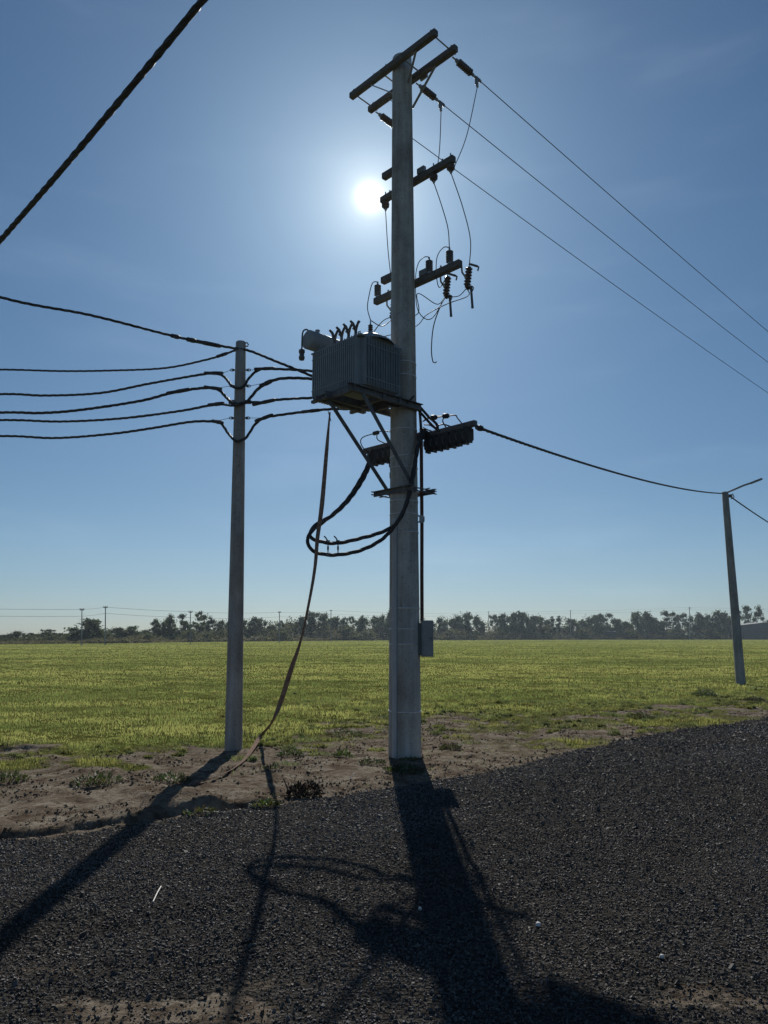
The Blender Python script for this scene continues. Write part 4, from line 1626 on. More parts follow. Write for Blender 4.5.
# ------------------------------------------------------------------ right pole with lamp
P2 = ground(741, 684)
Y2 = P2.y
top2 = at(725, 492, Y2)
rp = empty('lamp_pole', (P2.x, P2.y, hgt(P2.x, P2.y) - .04), 'slim concrete pole leaning left at the right edge, with a short lamp arm', 'utility pole')
mb = MB()
axd = top2 - P2
L2 = axd.length
mb.lathe(P2 - UP * .15, axd, [(0, .165)] + [(L2 * k / 12 + .15, .162 - .052 * k / 12) for k in range(12)] + [(L2 + .14, .11), (L2 + .15, .10), (L2 + .15, 0)], 18)
mb.build('shaft', M['concrete_b'], rp)
mb = MB()
pa, pb = at(727, 492.5, Y2), at(761, 479.2, Y2 - .3)
mb.tube([pa - UP * .12, pa, pa.lerp(pb, .5) + UP * .02, pb.lerp(pa, .25)], .035, 8)
la = mb.build('lamp_arm', M['galv'], rp)
mb = MB()
dd = (pb - pa).normalized()
mb.box(pb.lerp(pa, .14), (.36, .16, .075), (dd, Vector((0, 1, 0)), dd.cross(Vector((0, 1, 0))).normalized() * -1), bev=.02)
mb.build('lamp_head', M['lamp'], la)
mb = MB()
c = at(729.5, 496, Y2)
mb.box(c, (.16, .10, .10))
mb.tube([c, c + Vector((.12, 0, .08)), c + Vector((.16, 0, -.04)), c + Vector((.05, 0, -.10))], .02, 6)
mb.build('cable_clamp', M['steel_dark'], rp)

a = pp(1.16, off4, z4 + .03)
b = at(723, 493.5, Y2)
mb = MB()
twisted(mb, sagline(a, b, .20, 60), .013, .012, 3, .5, .09, 5)
mb.lathe(a - (b - a).normalized() * .05, (b - a), [(0, 0), (0, .02), (.03, .035), (.08, .03), (.1, .045), (.14, .025), (.16, .04), (.2, .02), (.2, 0)], 10)
o = mb.build('aerial_cable', M['cable'])
tag(o, 'black cable sagging from the fuse switches across to the leaning lamp pole', 'cable')
dirp = Vector((P2.x - P0.x, P2.y - P0.y, 0))
c = at(729.5, 496, Y2)
e = c + dirp * 1.2 + UP * .2
mb = MB()
twisted(mb, sagline(c, e, .22, 60), .016, .014, 3, .5, .11, 5)
o = mb.build('aerial_cable', M['cable'])
tag(o, 'black cable leaving the leaning lamp pole towards the right edge', 'cable')

# ------------------------------------------------------------------ weeds, debris on the verge
def leaf_mesh(mb_v, mb_f, mb_c, p, d, up, L, W, c):
    s = d.cross(up)
    if s.length < 1e-3: s = d.orthogonal()
    s.normalize()
    b = len(mb_v)
    mid = p + d * L * .5 + up * L * .06
    mb_v += [p, mid + s * W / 2, p + d * L - up * L * .12, mid - s * W / 2]
    mb_f.append((b, b + 1, b + 2, b + 3))
    mb_c += [c] * 4


def leafy(name, loc, leaves, mat, parent=None):
    v, f, c = [], [], []
    for l in leaves:
        leaf_mesh(v, f, c, *l)
    off_ = Vector(loc)
    me = bpy.data.meshes.new(name)
    me.from_pydata([tuple(x - off_) for x in v], [], f)
    a = me.attributes.new('col', 'FLOAT_COLOR', 'POINT')
    a.data.foreach_set('color', np.array([(*q, 1) for q in c], np.float32).ravel())
    me.materials.append(mat)
    o = bpy.data.objects.new(name, me)
    COL.objects.link(o)
    if parent: o.parent = parent
    else: o.location = off_
    return o


def rvec():
    while True:
        v = Vector((random.uniform(-1, 1), random.uniform(-1, 1), random.uniform(-1, 1)))
        if 0.05 < v.length < 1: return v.normalized()


def weed(u, v, rad, ht, n, base, lab):
    g = ground(u, v)
    g.z = hgt(g.x, g.y)
    ls = []
    for k in range(n):
        a = random.uniform(0, 2 * math.pi)
        rr = rad * math.sqrt(random.random())
        p = g + Vector((math.cos(a) * rr, math.sin(a) * rr * .8, 0))
        p.z = hgt(p.x, p.y) + random.uniform(0, ht * .8) * (1 - (rr / rad) ** 2)
        d = (Vector((math.cos(a), math.sin(a), 0)) * random.uniform(.2, 1) + UP * random.uniform(.2, 1.1) + rvec() * .4).normalized()
        c = tuple(base[j] * random.uniform(.55, 1.35) for j in range(3))
        ls.append((p, d, UP, random.uniform(.03, .075), random.uniform(.008, .022), c))
    o = leafy('weed', g, ls, M['weed'])
    tag(o, lab, 'weed', 'low weeds growing on the bare earth')
    return o


GW = (.050, .068, .026)
weed(97, 785, .26, .12, 420, GW, 'bushy dark green weed on the bare earth, farthest left of the verge')
weed(172, 783, .20, .10, 300, GW, 'green weed at the edge of the slim pole shadow')
weed(291, 755, .17, .13, 300, (.045, .075, .022), 'dense green tuft halfway between the slim pole and the thick pole')
weed(343, 757, .12, .11, 200, (.05, .085, .022), 'small upright green tuft close to the left of the thick pole')
weed(372, 765, .16, .08, 180, (.045, .06, .025), 'flat dark weed at the left foot of the thick pole')
weed(240, 738, .22, .12, 260, (.05, .075, .022), 'grassy tuft where the brown strap meets the ground')
weed(272, 772, .10, .06, 90, GW, 'tiny weed on the bare earth beside the strap shadow')
weed(404, 772, .24, .09, 380, (.04, .06, .02), 'green weeds in shade right in front of the thick pole')
weed(265, 806, .14, .07, 150, (.06, .08, .025), 'small pale tuft growing at the gravel edge by the strap shadow')
weed(8, 782, .22, .12, 260, (.045, .065, .02), 'dark tuft cut by the left edge of the picture')
weed(705, 696, .34, .26, 800, (.03, .055, .028), 'dark leafy weed left of the leaning lamp pole')
weed(755, 701, .24, .16, 500, (.04, .05, .025), 'low dark weed right of the leaning lamp pole')
weed(640, 718, .26, .12, 420, GW, 'low scrubby weed on the verge, well right of the thick pole')
weed(200, 815, .14, .06, 110, (.07, .085, .035), 'grey green weed in the washed-out ditch')
weed(450, 748, .16, .07, 260, (.055, .06, .025), 'thin scattered weed on the bare earth right of the thick pole')
weed(345, 735, .30, .10, 300, (.05, .07, .022), 'wide low weed behind the bare earth, left of the thick pole')

g = ground(303, 796)
g.z = hgt(g.x, g.y)
db = empty('dead_brush', g, 'dark clump of dead twigs and leaves on the earth left of the thick pole', 'dead plant')
mb = MB()
for k in range(46):
    p = g + Vector((random.uniform(-.12, .14), random.uniform(-.08, .08), random.uniform(0, .05)))
    d = (rvec() + UP * .6).normalized()
    q = p + d * random.uniform(.06, .16)
    mb.tube([p, p.lerp(q, .5) + rvec() * .015, q], [.006, .004, .002], 4)
mb.tube([g + Vector((-.14, 0, .02)), g + Vector((-.17, .02, .10)), g + Vector((-.21, .03, .17))], [.012, .009, .005], 5)
mb.tube([g + Vector((-.22, -.06, .02)), g + Vector((-.05, -.08, .03)), g + Vector((.08, -.09, .01))], [.006, .008, .005], 5)
mb.build('twigs', M['deadwood'], db)
ls = []
for k in range(230):
    a = rvec()
    p = g + Vector((a.x * .17 + .02, a.y * .10, abs(a.z) * .10 + .01))
    ls.append((p, rvec(), rvec(), random.uniform(.03, .07), random.uniform(.012, .03), tuple(c * random.uniform(.5, 1.3) for c in (.05, .036, .024))))
lo = leafy('dead_leaves', g, ls, M['clod'], db)
a, b = ground(153, 904), ground(161, 888)
for q in (a, b): q.z = hgt(q.x, q.y) + .02
mb = MB()
mb.tube([a, a.lerp(b, .5) + UP * .006, b], .0042, 6)
tag(mb.build('dry_stalk', M['straw']), 'thin white stalk lying alone on the gravel at lower left', 'stalk')
for i, (u, v, s, lab) in enumerate(((538, 928, .018, 'small white pebble on the gravel right of the pole shadow'), (662, 962, .013, 'tiny pale pebble on the gravel near the lower right corner'), (420, 911, .012, 'tiny pale pebble inside the broad pole shadow'))):
    g = ground(u, v)
    g.z = hgt(g.x, g.y) + .012
    v_, f_ = stone_proto()
    mb = MB()
    mb.add([g + Vector(q) * s * random.uniform(.8, 1.1) for q in v_], [tuple(q) for q in f_.tolist()])
    tag(mb.build('pebble', M['white_wall'], None, g), lab, 'pebble')
for i, (u, v, lab) in enumerate(((350, 781, 'pale curled stalk on the earth left of the thick pole'),)):
    a = ground(u, v)
    a.z = hgt(a.x, a.y) + .01
    mb = MB()
    mb.tube(spline([a, a + Vector((.02, .02, .03)), a + Vector((.05, .06, .05)), a + Vector((.05, .10, .02))], 4), .003, 5)
    tag(mb.build('dry_stalk', M['straw']), lab, 'stalk')

# ------------------------------------------------------------------ distance
YD = lambda u: float(np.interp(u, [-200, 0, 130, 230, 384, 560, 800], [165, 170, 200, 250, 330, 390, 420]))


def tree_kind(name, seed, H, W, shape, nleaf, leafsize, cols, trunk_h=.3, gap=.0):
    """one tree of height H, crown half width W; returns the empty with trunk and crown"""
    r = random.Random(seed)
    root = empty('tree', (0, 0, 0), 'x', 'tree', 'far trees along the edge of the field')
    mb = MB()
    th = H * trunk_h
    mb.tube([(0, 0, -.3), (.05, 0, th * .6), (r.uniform(-.2, .2), 0, th * 1.2)], [H * .028, H * .022, H * .016], 7)
    blobs = []
    nb = shape['n']
    for k in range(nb):
        a = r.uniform(0, 2 * math.pi)
        zz = r.uniform(0, 1)
        prof_r = shape['prof'](zz)
        rad = W * prof_r * math.sqrt(r.random()) * .85
        c = Vector((math.cos(a) * rad, math.sin(a) * rad, th + (H - th) * (zz * .88 + .03)))
        br = W * shape['br'] * r.uniform(.6, 1.25)
        blobs.append((c, br))
        if k % 2 == 0:
            s0 = Vector((0, 0, th * r.uniform(.7, 1.1)))
            mb.tube([s0, s0.lerp(c, .5) + Vector((0, 0, -.1 * H * .1)), c], [H * .012, H * .007, H * .003], 5)
    mb.build('trunk', M['bark'], root, None)
    v, f, cc = [], [], []
    per = nleaf // nb
    for (c, br) in blobs:
        tone = r.uniform(.65, 1.3)
        for k in range(per):
            d = Vector((r.gauss(0, 1), r.gauss(0, 1), r.gauss(0, 1))).normalized()
            p = c + Vector((d.x, d.y, d.z * .75)) * br * min(1.3, abs(r.gauss(0, .55)))
            if p.z < .2: p.z = .2
            nrm = Vector((r.gauss(0, 1), r.gauss(0, 1), r.gauss(0, 1) + .5)).normalized()
            s = nrm.orthogonal().normalized()
            t = nrm.cross(s)
            an = r.uniform(0, 6.28)
            s, t = s * math.cos(an) + t * math.sin(an), t * math.cos(an) - s * math.sin(an)
            ls_ = leafsize * r.uniform(.6, 1.3)
            b = len(v)
            v += [p - s * ls_, p - t * ls_ * .5, p + s * ls_, p + t * ls_ * .5]
            f.append((b, b + 1, b + 2, b + 3))
            base = cols[r.randrange(len(cols))]
            k2 = tone * r.uniform(.7, 1.3)
            cc += [(base[0] * k2, base[1] * k2, base[2] * k2, 1)] * 4
    me = bpy.data.meshes.new('crown')
    me.from_pydata([tuple(x) for x in v], [], f)
    at_ = me.attributes.new('col', 'FLOAT_COLOR', 'POINT')
    at_.data.foreach_set('color', np.array(cc, np.float32).ravel())
    me.materials.append(M['leaf'])
    o = bpy.data.objects.new('crown', me)
    COL.objects.link(o)
    o.parent = root
    root['H'] = 0
    del root['H']
    return root


GD = [(.055, .078, .036), (.068, .088, .036), (.048, .068, .040)]
GL = [(.085, .105, .042), (.10, .11, .045), (.075, .09, .04)]
rounded = {'n': 26, 'br': .42, 'prof': lambda z: math.sqrt(max(.05, 1 - (z * 1.15 - .45) ** 2 * 1.6))}
airy = {'n': 20, 'br': .34, 'prof': lambda z: math.sqrt(max(.08, 1 - (z - .65) ** 2 * 2.2))}
conif = {'n': 20, 'br': .42, 'prof': lambda z: max(.12, 1 - z)}
tall = {'n': 22, 'br': .5, 'prof': lambda z: .75 + .25 * math.sin(z * 3)}
bush = {'n': 16, 'br': .45, 'prof': lambda z: math.sqrt(max(.05, 1 - z * z * .9))}
KIND = {
    'R': (tree_kind('r', 1, 10, 4.6, rounded, 4200, .42, GD, .04), 10, 4.6, 'dark rounded'),
    'Q': (tree_kind('q', 5, 10, 4.8, rounded, 4200, .42, GD + GL[:1], .03), 10, 4.8, 'broad uneven'),
    'A': (tree_kind('a', 2, 10, 4.2, airy, 2300, .34, GD, .22), 10, 4.2, 'open crowned'),
    'C': (tree_kind('c', 3, 10, 2.4, conif, 2600, .32, GD[:1] + GD[2:], .04), 10, 2.4, 'pointed conical'),
    'L': (tree_kind('t', 4, 10, 2.3, tall, 2600, .34, GD, .05), 10, 2.3, 'tall narrow'),
    'B': (tree_kind('b', 6, 4, 3.6, bush, 2200, .26, GL, .02), 4, 3.6, 'low pale green bushy'),
}
TREES = [  # kind, centre column, top row, half width in pixels, depth offset
    ('Q', 4, 634, 9, 0), ('Q', 16, 630.5, 8, 0), ('A', 27, 632, 6, 0), ('A', 47, 628.5, 8, 0), ('A', 57, 632.5, 4, 0),
    ('R', 87, 618.5, 16, -6), ('R', 76, 628, 8, 0), ('Q', 101, 630, 8, 4), ('Q', 120, 627, 9, 0), ('R', 132, 625.5, 9, 0), ('Q', 145, 629.5, 9, 3),
    ('R', 158, 619, 8, 0), ('R', 168, 616.5, 7, 0), ('A', 175, 613, 9, 0), ('R', 184, 620, 7, 3), ('L', 193, 620.5, 5, 5),
    ('L', 200, 609, 5, 0), ('A', 206, 615, 7, 6), ('A', 215, 619, 9, 0), ('R', 227, 618.5, 9, 0), ('R', 250, 617, 10, 0), ('R', 262, 618, 8, 5),
    ('Q', 272, 625, 7, 0), ('L', 281, 619, 3.4, -5), ('Q', 291, 622, 9, 0), ('Q', 301, 616, 7, 0), ('R', 309, 611.5, 8, 4), ('A', 320, 611.5, 8, 0), ('R', 327, 614, 9, 8),
    ('R', 339, 616.5, 9, 0), ('A', 346, 616, 5, -4), ('L', 352, 614.5, 3, 6), ('Q', 361, 617, 8, 0), ('L', 362.5, 613.5, 3, 7), ('L', 374, 614, 4, 0), ('Q', 380, 617, 9, 4), ('R', 387, 611.5, 8, -6),
    ('L', 433, 620, 4, 0), ('R', 442, 617.5, 6, 0), ('Q', 454, 618, 8, 3), ('R', 464, 612.5, 10, 0), ('Q', 477, 615.5, 7, 4), ('A', 495, 614, 7, 0), ('L', 500, 617, 4, 4), ('R', 506, 613.5, 7, 0),
    ('Q', 514, 612, 7, 3), ('R', 523, 611.5, 9, 0), ('Q', 534, 615, 8, 0), ('R', 544, 616.5, 8, 5), ('C', 553, 615, 4, 0), ('C', 559.5, 614.5, 4.5, 2), ('R', 572, 618.5, 9, 0), ('Q', 582, 619.5, 8, 4),
    ('C', 589, 616, 4, 0), ('R', 597, 614, 9, 0), ('A', 607, 612.5, 7, 0), ('R', 616, 618.5, 8, 0), ('Q', 627, 621, 7, 0), ('R', 638, 611.5, 8, 0),
    ('Q', 646, 611.5, 8, 5), ('R', 653, 618, 7, 0), ('Q', 662, 620.5, 8, 0), ('A', 671, 610.5, 10, 0), ('A', 683, 612.5, 7, 4), ('R', 697, 613, 9, 0), ('Q', 706, 618, 7, 6),
    ('R', 715, 611, 9, 0), ('Q', 726, 611.5, 8, 0), ('R', 735, 616, 8, 9), ('A', 744, 608.5, 7, 14), ('A', 755, 604.5, 9, 14), ('Q', 771, 619, 8, 20), ('R', 790, 612, 10, 10), ('Q', 815, 614, 12, 10),
    ('Q', -16, 628, 10, 0), ('R', -40, 622, 14, 0), ('Q', -70, 625, 13, 0), ('R', 845, 610, 12, 10),
    ('B', 147, 634, 7, -14), ('B', 189, 631, 9, -14), ('B', 207, 633, 7, -16), ('B', 283, 631, 9, -16), ('B', 348, 627, 11, -14), ('B', 366, 631, 12, -22),
    ('B', 418, 630, 7, -14), ('B', 450, 631, 8, -14), ('B', 500, 631, 6, -20), ('B', 548, 626.5, 6, -14), ('B', 582, 629, 8, -16), ('B', 632, 629.5, 8, -16), ('B', 676, 629, 9, -16), ('B', 712, 629, 9, -16), ('B', 59, 637, 7, -4), ('B', 40, 637.5, 7, -4),
]
MARKS = [(-999, 'left picture edge', 'seen in the far treeline'), (82, 'leftmost thin far pole', ''), (190, 'third thin far pole', ''), (234, 'slim left pole', ''),
         (279, 'fourth thin far pole', ''), (331, 'fifth thin far pole', ''), (405, 'thick transformer pole', ''), (488, 'sixth thin far pole', ''), (570, 'seventh thin far pole', ''),
         (690, 'eighth far pole', ''), (735, 'leaning lamp pole', '')]
ORD = ['first', 'second', 'third', 'fourth', 'fifth', 'sixth', 'seventh', 'eighth', 'ninth', 'tenth', 'eleventh', 'twelfth']
counts = {}
used = set()
rt = random.Random(11)
for (k, u, top, hw, dy) in sorted(TREES, key=lambda q: q[1]):
    proto, H0, W0, look = KIND[k]
    mark = [m for m in MARKS if m[0] <= u][-1]
    key = (look, mark[1])
    counts[key] = counts.get(key, 0) + 1
    o = proto if k not in used else copy_tree(proto)
    used.add(k)
    Yt = YD(u) + dy + 6
    base = at(u, 640, Yt)
    hh = at(u, top, Yt).z
    ww = hw / F * Yt
    rz = rt.uniform(0, 6.28)
    o.location = (base.x, Yt, -0.1)
    o.rotation_euler = (0, 0, rz)
    o.scale = (ww / W0 * 1.2, ww / W0 * 1.2, hh / H0 * 1.0)
    if mark[0] < -900:
        lab = '%s far tree, %s from the left picture edge' % (look, ORD[counts[key] - 1])
    else:
        lab = '%s far tree, %s to the right of the %s' % (look, ORD[counts[key] - 1], mark[1])
    o['label'] = lab
    if k == 'B':
        o['category'] = 'bush'
        o['label'] = lab.replace('far tree', 'far bush').replace('bushy ', '')
        o['group'] = 'low bushes in front of the far trees'

# scrub band and hedge foliage along the far side of the field, one mass
ls_v, ls_f, ls_c = [], [], []
N_ = 120000
us = rng.uniform(-160, 900, N_)
dep = rng.random(N_)
yd_ = np.interp(us, [-200, 0, 130, 230, 384, 560, 800], [165, 170, 200, 250, 330, 390, 420]) + dep * 34 - 14
xs = (us - 384) / (F * 1.013) * yd_
lump = fbm(xs * .22, yd_ * .10, 4)
hmax = (1.2 + 3.6 * sstep(.3, .75, lump)) * (0.25 + 1.7 * dep) * np.interp(us, [0, 150, 300, 420, 800], [.22, .5, 1.3, 1.5, 1.4])
zs = hmax * rng.random(N_) ** .8 + .05
sz = .26 + .22 * rng.random(N_)
nrm = rng.normal(size=(N_, 3)); nrm /= np.linalg.norm(nrm, axis=1)[:, None]
s1 = np.cross(nrm, rng.normal(size=(N_, 3))); s1 /= np.linalg.norm(s1, axis=1)[:, None]
s2 = np.cross(nrm, s1)
Pc = np.stack([xs, yd_, zs], -1)
vv = np.stack([Pc - s1 * sz[:, None], Pc - s2 * sz[:, None] * .6, Pc + s1 * sz[:, None], Pc + s2 * sz[:, None] * .6], 1)
front = (1 - dep)[:, None]
cdark, cpale = np.array([[.055, .072, .036]]), np.array([[.12, .115, .06]])
mixk = np.clip(front * 1.3 - .35 + (fbm(xs * .1 + 7, yd_ * .05, 3)[:, None] - .5) * 1.2, 0, 1)
cc = (cdark * (1 - mixk) + cpale * mixk) * (.7 + .6 * rng.random((N_, 1)))
cc = np.repeat(np.concatenate([cc, np.ones((N_, 1))], 1)[:, None, :], 4, 1)
o = numpy_mesh('scrub', vv.reshape(-1, 3), np.arange(N_ * 4).reshape(-1, 4), M['leaf'], cc.reshape(-1, 4), False)
tag(o, 'rough scrub and undergrowth in a band below the far trees', None, None, 'stuff')

# thin far poles and their wires
FAR = [(82, 608.5, 130, .085, 'nearer of two thin poles far left across the field'), (105.5, 606.3, 142, .10, 'taller of two thin poles far left across the field, left of the tree gap'),
       (190.5, 611, 150, .085, 'thin far pole left of the slim pole, against the dark trees'), (279.5, 611.5, 190, .10, 'thin far pole right of the slim pole, before the strap'),
       (331, 610, 250, .13, 'thin far pole behind the trailing strap, in front of dense trees'), (488.5, 611.5, 380, .16, 'first thin far pole to the right of the thick pole'),
       (570.5, 610.5, 385, .18, 'thin far pole above the middle of the right hand treeline'), (689.5, 607, 390, .20, 'far pole with a small crosspiece, left of the leaning lamp pole'),
       (-120, 604, 118, .09, 'far pole beyond the left edge'), (800, 608, 400, .18, 'far pole beyond the right edge')]
tops = {}
FARP = []
for i, (u, v, Yp, r_, lab) in enumerate(FAR):
    if u < 0 or u > 768:
        b_ = at(u, 640, Yp); tops[i] = at(u, v + 1, Yp); continue
    b_ = at(u, 640, Yp); b_.z = 0
    t_ = at(u, v, Yp)
    q = empty('far_pole', b_, lab, 'utility pole', 'thin poles far across the field')
    mb = MB()
    mb.cyl(b_ - UP * .3, t_, r_ * 1.25, r_ * .8, 10)
    mb.build('shaft', M['concrete_b'], q)
    mb = MB()
    cw = .9 if i == 7 else .35
    mb.box(t_ - UP * (.6 if i == 7 else .25), (cw * 2, .12, .12))
    for s in (-1, 0, 1):
        mb.lathe(t_ + Vector((s * cw * .9, 0, -.55 if i == 7 else -.2)), UP, [(0, 0), (0, .06), (.1, .09), (.14, .05), (.22, .08), (.28, 0)], 8)
    mb.build('crosspiece', M['steel_dark'], q)
    tops[i] = t_
chain = [8, 0, 1, 2, 3, 4, 5, 6, 7, 9]
for j, dz in enumerate((-.15, -1.3)):
    path = []
    for a_, b_ in zip(chain[:-1], chain[1:]):
        a, b = tops[a_] + UP * dz, tops[b_] + UP * dz
        path += sagline(a, b, min(1.0, (b - a).length * .006), 14)[:-1]
    mb = MB()
    mb.tube(path, .028, 4)
    tag(mb.build('far_wire', M['wire']), ('upper' if j == 0 else 'lower') + ' faint wire strung along the far poles above the trees', 'power line', 'faint far wires')

# dark shed at the right edge
Ys = 395
sx0 = at(741.5, 630, Ys).x
zr0, zr1 = at(741, 625.5, Ys).z, at(768, 622.5, Ys).z
sh = empty('shed', (sx0 + 9, Ys + 5, 0), 'long dark metal shed at the right edge beyond the field', 'shed')
mb = MB()
W_ = 22
prof_ = [(0, 0), (W_, 0), (W_, zr1 - .4), (14, zr1), (0, zr0)]
vs = [Vector((sx0 + a, Ys, z)) for a, z in prof_] + [Vector((sx0 + a, Ys + 14, z)) for a, z in prof_]
mb.add(vs, [(0, 1, 2, 3, 4), (9, 8, 7, 6, 5), (0, 5, 6, 1), (1, 6, 7, 2), (2, 7, 8, 3), (3, 8, 9, 4), (4, 9, 5, 0)])
mb.build('wall', M['shed_metal'], sh)
mb = MB()
for (a0, z0, a1, z1) in ((-.5, zr0 - .02, 14, zr1 + .08), (14, zr1 + .08, W_ + .5, zr1 - .38)):
    vs = []
    for yy in (Ys - .5, Ys + 14.5):
        vs += [Vector((sx0 + a0, yy, z0)), Vector((sx0 + a1, yy, z1)), Vector((sx0 + a1, yy, z1 + .18)), Vector((sx0 + a0, yy, z0 + .18))]
    mb.add(vs, [(0, 1, 2, 3), (7, 6, 5, 4), (0, 4, 5, 1), (3, 2, 6, 7), (0, 3, 7, 4), (1, 5, 6, 2)])
mb.build('roof', M['shed_roof'], sh)
mb = MB()
mb.box((sx0 + 13.0, Ys - .06, 2.2), (3.6, .1, 4.4))
mb.build('door', M['window'], sh)
mb = MB()
for k in range(12):
    mb.box((sx0 + .4 + k * 1.0, Ys - .04, (zr0 - .4) / 2 + .2), (.10, .06, zr0 - .8))
mb.build('wall_rib', M['shed_roof'], sh)


def house(u, v0, wpx, Yh, wall, roof, lab, flat=False, vb=640):
    x0 = at(u, 640, Yh).x
    W_ = wpx / F * Yh
    zt = at(u, v0, Yh).z
    h_ = empty('house', (x0, Yh + 3, 0), lab, 'house')
    mb = MB()
    mb.box((x0, Yh + 3, (zt - .5) / 2), (W_, 6, zt - .5))
    w = mb.build('wall', wall, h_)
    mb = MB()
    rz = .35 if flat else .9
    vs = [(x0 - W_ / 2 - .3, Yh - .3, zt - .5), (x0 + W_ / 2 + .3, Yh - .3, zt - .5), (x0 + W_ / 2 + .3, Yh + 6.3, zt - .5), (x0 - W_ / 2 - .3, Yh + 6.3, zt - .5), (x0 - W_ / 2 - .3, Yh + 3, zt - .5 + rz), (x0 + W_ / 2 + .3, Yh + 3, zt - .5 + rz)]
    mb.add(vs, [(3, 2, 1, 0), (0, 1, 5, 4), (2, 3, 4, 5), (0, 4, 3), (1, 2, 5)])
    mb.build('roof', roof, h_)
    for s in (() if flat else (-.25, .28)):
        mb = MB()
        mb.box((x0 + s * W_, Yh - .03, zt * .5), (min(1.1, W_ * .2), .08, 1.1))
        mb.build('window', M['window'], h_)
    return h_


house(471, 630, 9, 384, M['white_wall'], M['pale_roof'], 'low white building with a pale flat roof half hidden right of the thick pole', True)
house(558, 626, 6, 402, M['white_wall'], M['pale_roof'], 'small white house between dark trees in the middle of the right treeline')
house(610, 630.5, 12, 398, M['shed_metal'], M['pale_roof'], 'long low shed with a pale sheet roof among the right hand trees', True)  # dark wall material puts the shade of the near side into its colour

# ------------------------------------------------------------------ haze
m, nt, out = new_mat('air')
pv = nd(nt, 'ShaderNodeVolumePrincipled')
pv.inputs['Color'].default_value = (0.72, 0.88, 1.0, 1)
pv.inputs['Density'].default_value = 0.00018
pv.inputs['Anisotropy'].default_value = 0.35
nt.links.new(pv.outputs[0], out.inputs['Volume'])
mb = MB()
mb.box((60, 180, 6.5), (900, 560, 15.5))
hz_ = mb.build('haze', m, None, (60, 180, 6.5))
tag(hz_, 'thin pale air haze over the field', None, None, 'stuff')

# ------------------------------------------------------------------ sky and sun
sr = ray(370, 197).normalized()
SUN_EL = math.asin(sr.z)
SUN_AZ = math.atan2(sr.x, sr.y)            # from +Y towards +X
wd = bpy.data.worlds.new('World')
SC.world = wd
wd.use_nodes = True
nt = wd.node_tree
for n_ in list(nt.nodes): nt.nodes.remove(n_)
L = nt.links.new
wo = nd(nt, 'ShaderNodeOutputWorld')
sky = nd(nt, 'ShaderNodeTexSky', sky_type='NISHITA')
sky.sun_disc = False
sky.sun_elevation = SUN_EL
sky.sun_rotation = SUN_AZ
sky.altitude = 50
sky.air_density = 1.0
sky.dust_density = 0.2
sky.ozone_density = 6.0
bg = nd(nt, 'ShaderNodeBackground')
bg.inputs['Strength'].default_value = 0.06
# circumsolar aureole and the sun's disc, by angle from the sun's direction
tc = nd(nt, 'ShaderNodeTexCoord')
nv = nd(nt, 'ShaderNodeVectorMath', operation='NORMALIZE')
L(tc.outputs['Generated'], nv.inputs[0])
dp = nd(nt, 'ShaderNodeVectorMath', operation='DOT_PRODUCT')
dp.inputs[1].default_value = sr
L(nv.outputs[0], dp.inputs[0])
ac = nd(nt, 'ShaderNodeMath', operation='ARCCOSINE', use_clamp=False)
mn = nd(nt, 'ShaderNodeMath', operation='MINIMUM')
mn.inputs[1].default_value = 0.9999999
L(dp.outputs['Value'], mn.inputs[0])
L(mn.outputs[0], ac.inputs[0])


def expo(scale_deg, amp, color):
    m1 = nd(nt, 'ShaderNodeMath', operation='MULTIPLY')
    m1.inputs[1].default_value = -1 / math.radians(scale_deg)
    L(ac.outputs[0], m1.inputs[0])
    m2 = nd(nt, 'ShaderNodeMath', operation='EXPONENT')
    L(m1.outputs[0], m2.inputs[0])
    m3 = nd(nt, 'ShaderNodeVectorMath', operation='SCALE')
    m3.inputs[0].default_value = [c * amp for c in color]
    L(m2.outputs[0], m3.inputs['Scale'])
    return m3.outputs[0]


def vadd(a, b):
    x_ = nd(nt, 'ShaderNodeVectorMath', operation='ADD')
    L(a, x_.inputs[0]); L(b, x_.inputs[1])
    return x_.outputs[0]


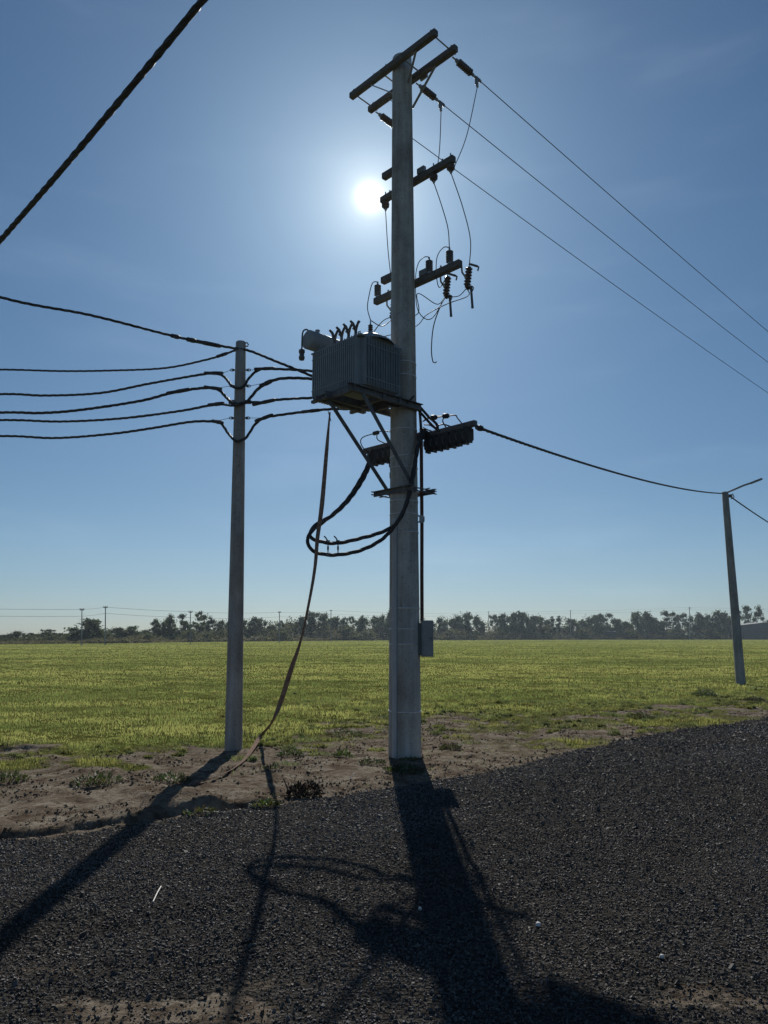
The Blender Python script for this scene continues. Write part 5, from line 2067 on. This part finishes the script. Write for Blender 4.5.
AURE = [(0.26, 200, (1, .98, .92)), (2.4, 10, (1, .90, .70)), (9.0, 6.6, (.50, .80, 1.0))]
acc = None
for sc_, am_, co_ in AURE:
    e_ = expo(sc_, am_, co_)
    acc = e_ if acc is None else vadd(acc, e_)
hs = nd(nt, 'ShaderNodeHueSaturation')
hs.inputs['Saturation'].default_value = 1.0
hs.inputs['Value'].default_value = 1.0
L(sky.outputs[0], hs.inputs['Color'])
sz_ = nd(nt, 'ShaderNodeSeparateXYZ')
L(nv.outputs[0], sz_.inputs[0])
er_ = nd(nt, 'ShaderNodeValToRGB')
el_ = er_.color_ramp.elements
for i_, (p_, c_) in enumerate([(0.0, (.70, .80, .95)), (.05, (.82, .88, .96)), (.10, (.90, .93, .94)), (.18, (.88, .93, .90)), (.42, (.86, .97, .94)), (.75, (.86, .97, .96))]):
    e_ = el_[i_] if i_ < 2 else el_.new(p_)
    e_.position = p_
    e_.color = (*c_, 1)
L(sz_.outputs['Z'], er_.inputs['Fac'])
tm_ = nd(nt, 'ShaderNodeVectorMath', operation='MULTIPLY')
L(hs.outputs[0], tm_.inputs[0]); L(er_.outputs['Color'], tm_.inputs[1])
# thin uneven high cloud, whitish near the horizon
cm_ = nd(nt, 'ShaderNodeMapping')
cm_.inputs['Scale'].default_value = (2.0, 2.0, 9.0)
cn_ = nd(nt, 'ShaderNodeTexNoise')
cn_.inputs['Scale'].default_value = 2.2
cn_.inputs['Detail'].default_value = 7
L(nv.outputs[0], cm_.inputs['Vector']); L(cm_.outputs[0], cn_.inputs['Vector'])
cr_ = nd(nt, 'ShaderNodeMapRange', interpolation_type='SMOOTHSTEP')
cr_.inputs['From Min'].default_value = .50
cr_.inputs['From Max'].default_value = .85
cr_.inputs['To Max'].default_value = 0.55
L(cn_.outputs['Fac'], cr_.inputs['Value'])
cl_ = nd(nt, 'ShaderNodeVectorMath', operation='SCALE')
cl_.inputs[0].default_value = (1, 1.05, 1.1)
L(cr_.outputs['Result'], cl_.inputs['Scale'])
tot = vadd(vadd(tm_.outputs[0], cl_.outputs[0]), acc)
L(tot, bg.inputs['Color'])
L(bg.outputs[0], wo.inputs['Surface'])

sl = bpy.data.lights.new('sun', 'SUN')
sl.energy = 5.0
sl.angle = math.radians(0.55)
sl.color = (1.0, 0.95, 0.87)
so = bpy.data.objects.new('sun', sl)
COL.objects.link(so)
so.location = (0, 0, 30)
so.rotation_euler = (-sr).to_track_quat('-Z', 'Y').to_euler()

SC.view_settings.view_transform = 'Standard'
SC.view_settings.look = 'None'
SC.view_settings.exposure = 0.0
SC.view_settings.gamma = 1.0
SC.render.engine = 'CYCLES'
SC.cycles.max_bounces = 6
SC.cycles.transparent_max_bounces = 8
SC.cycles.use_denoising = True
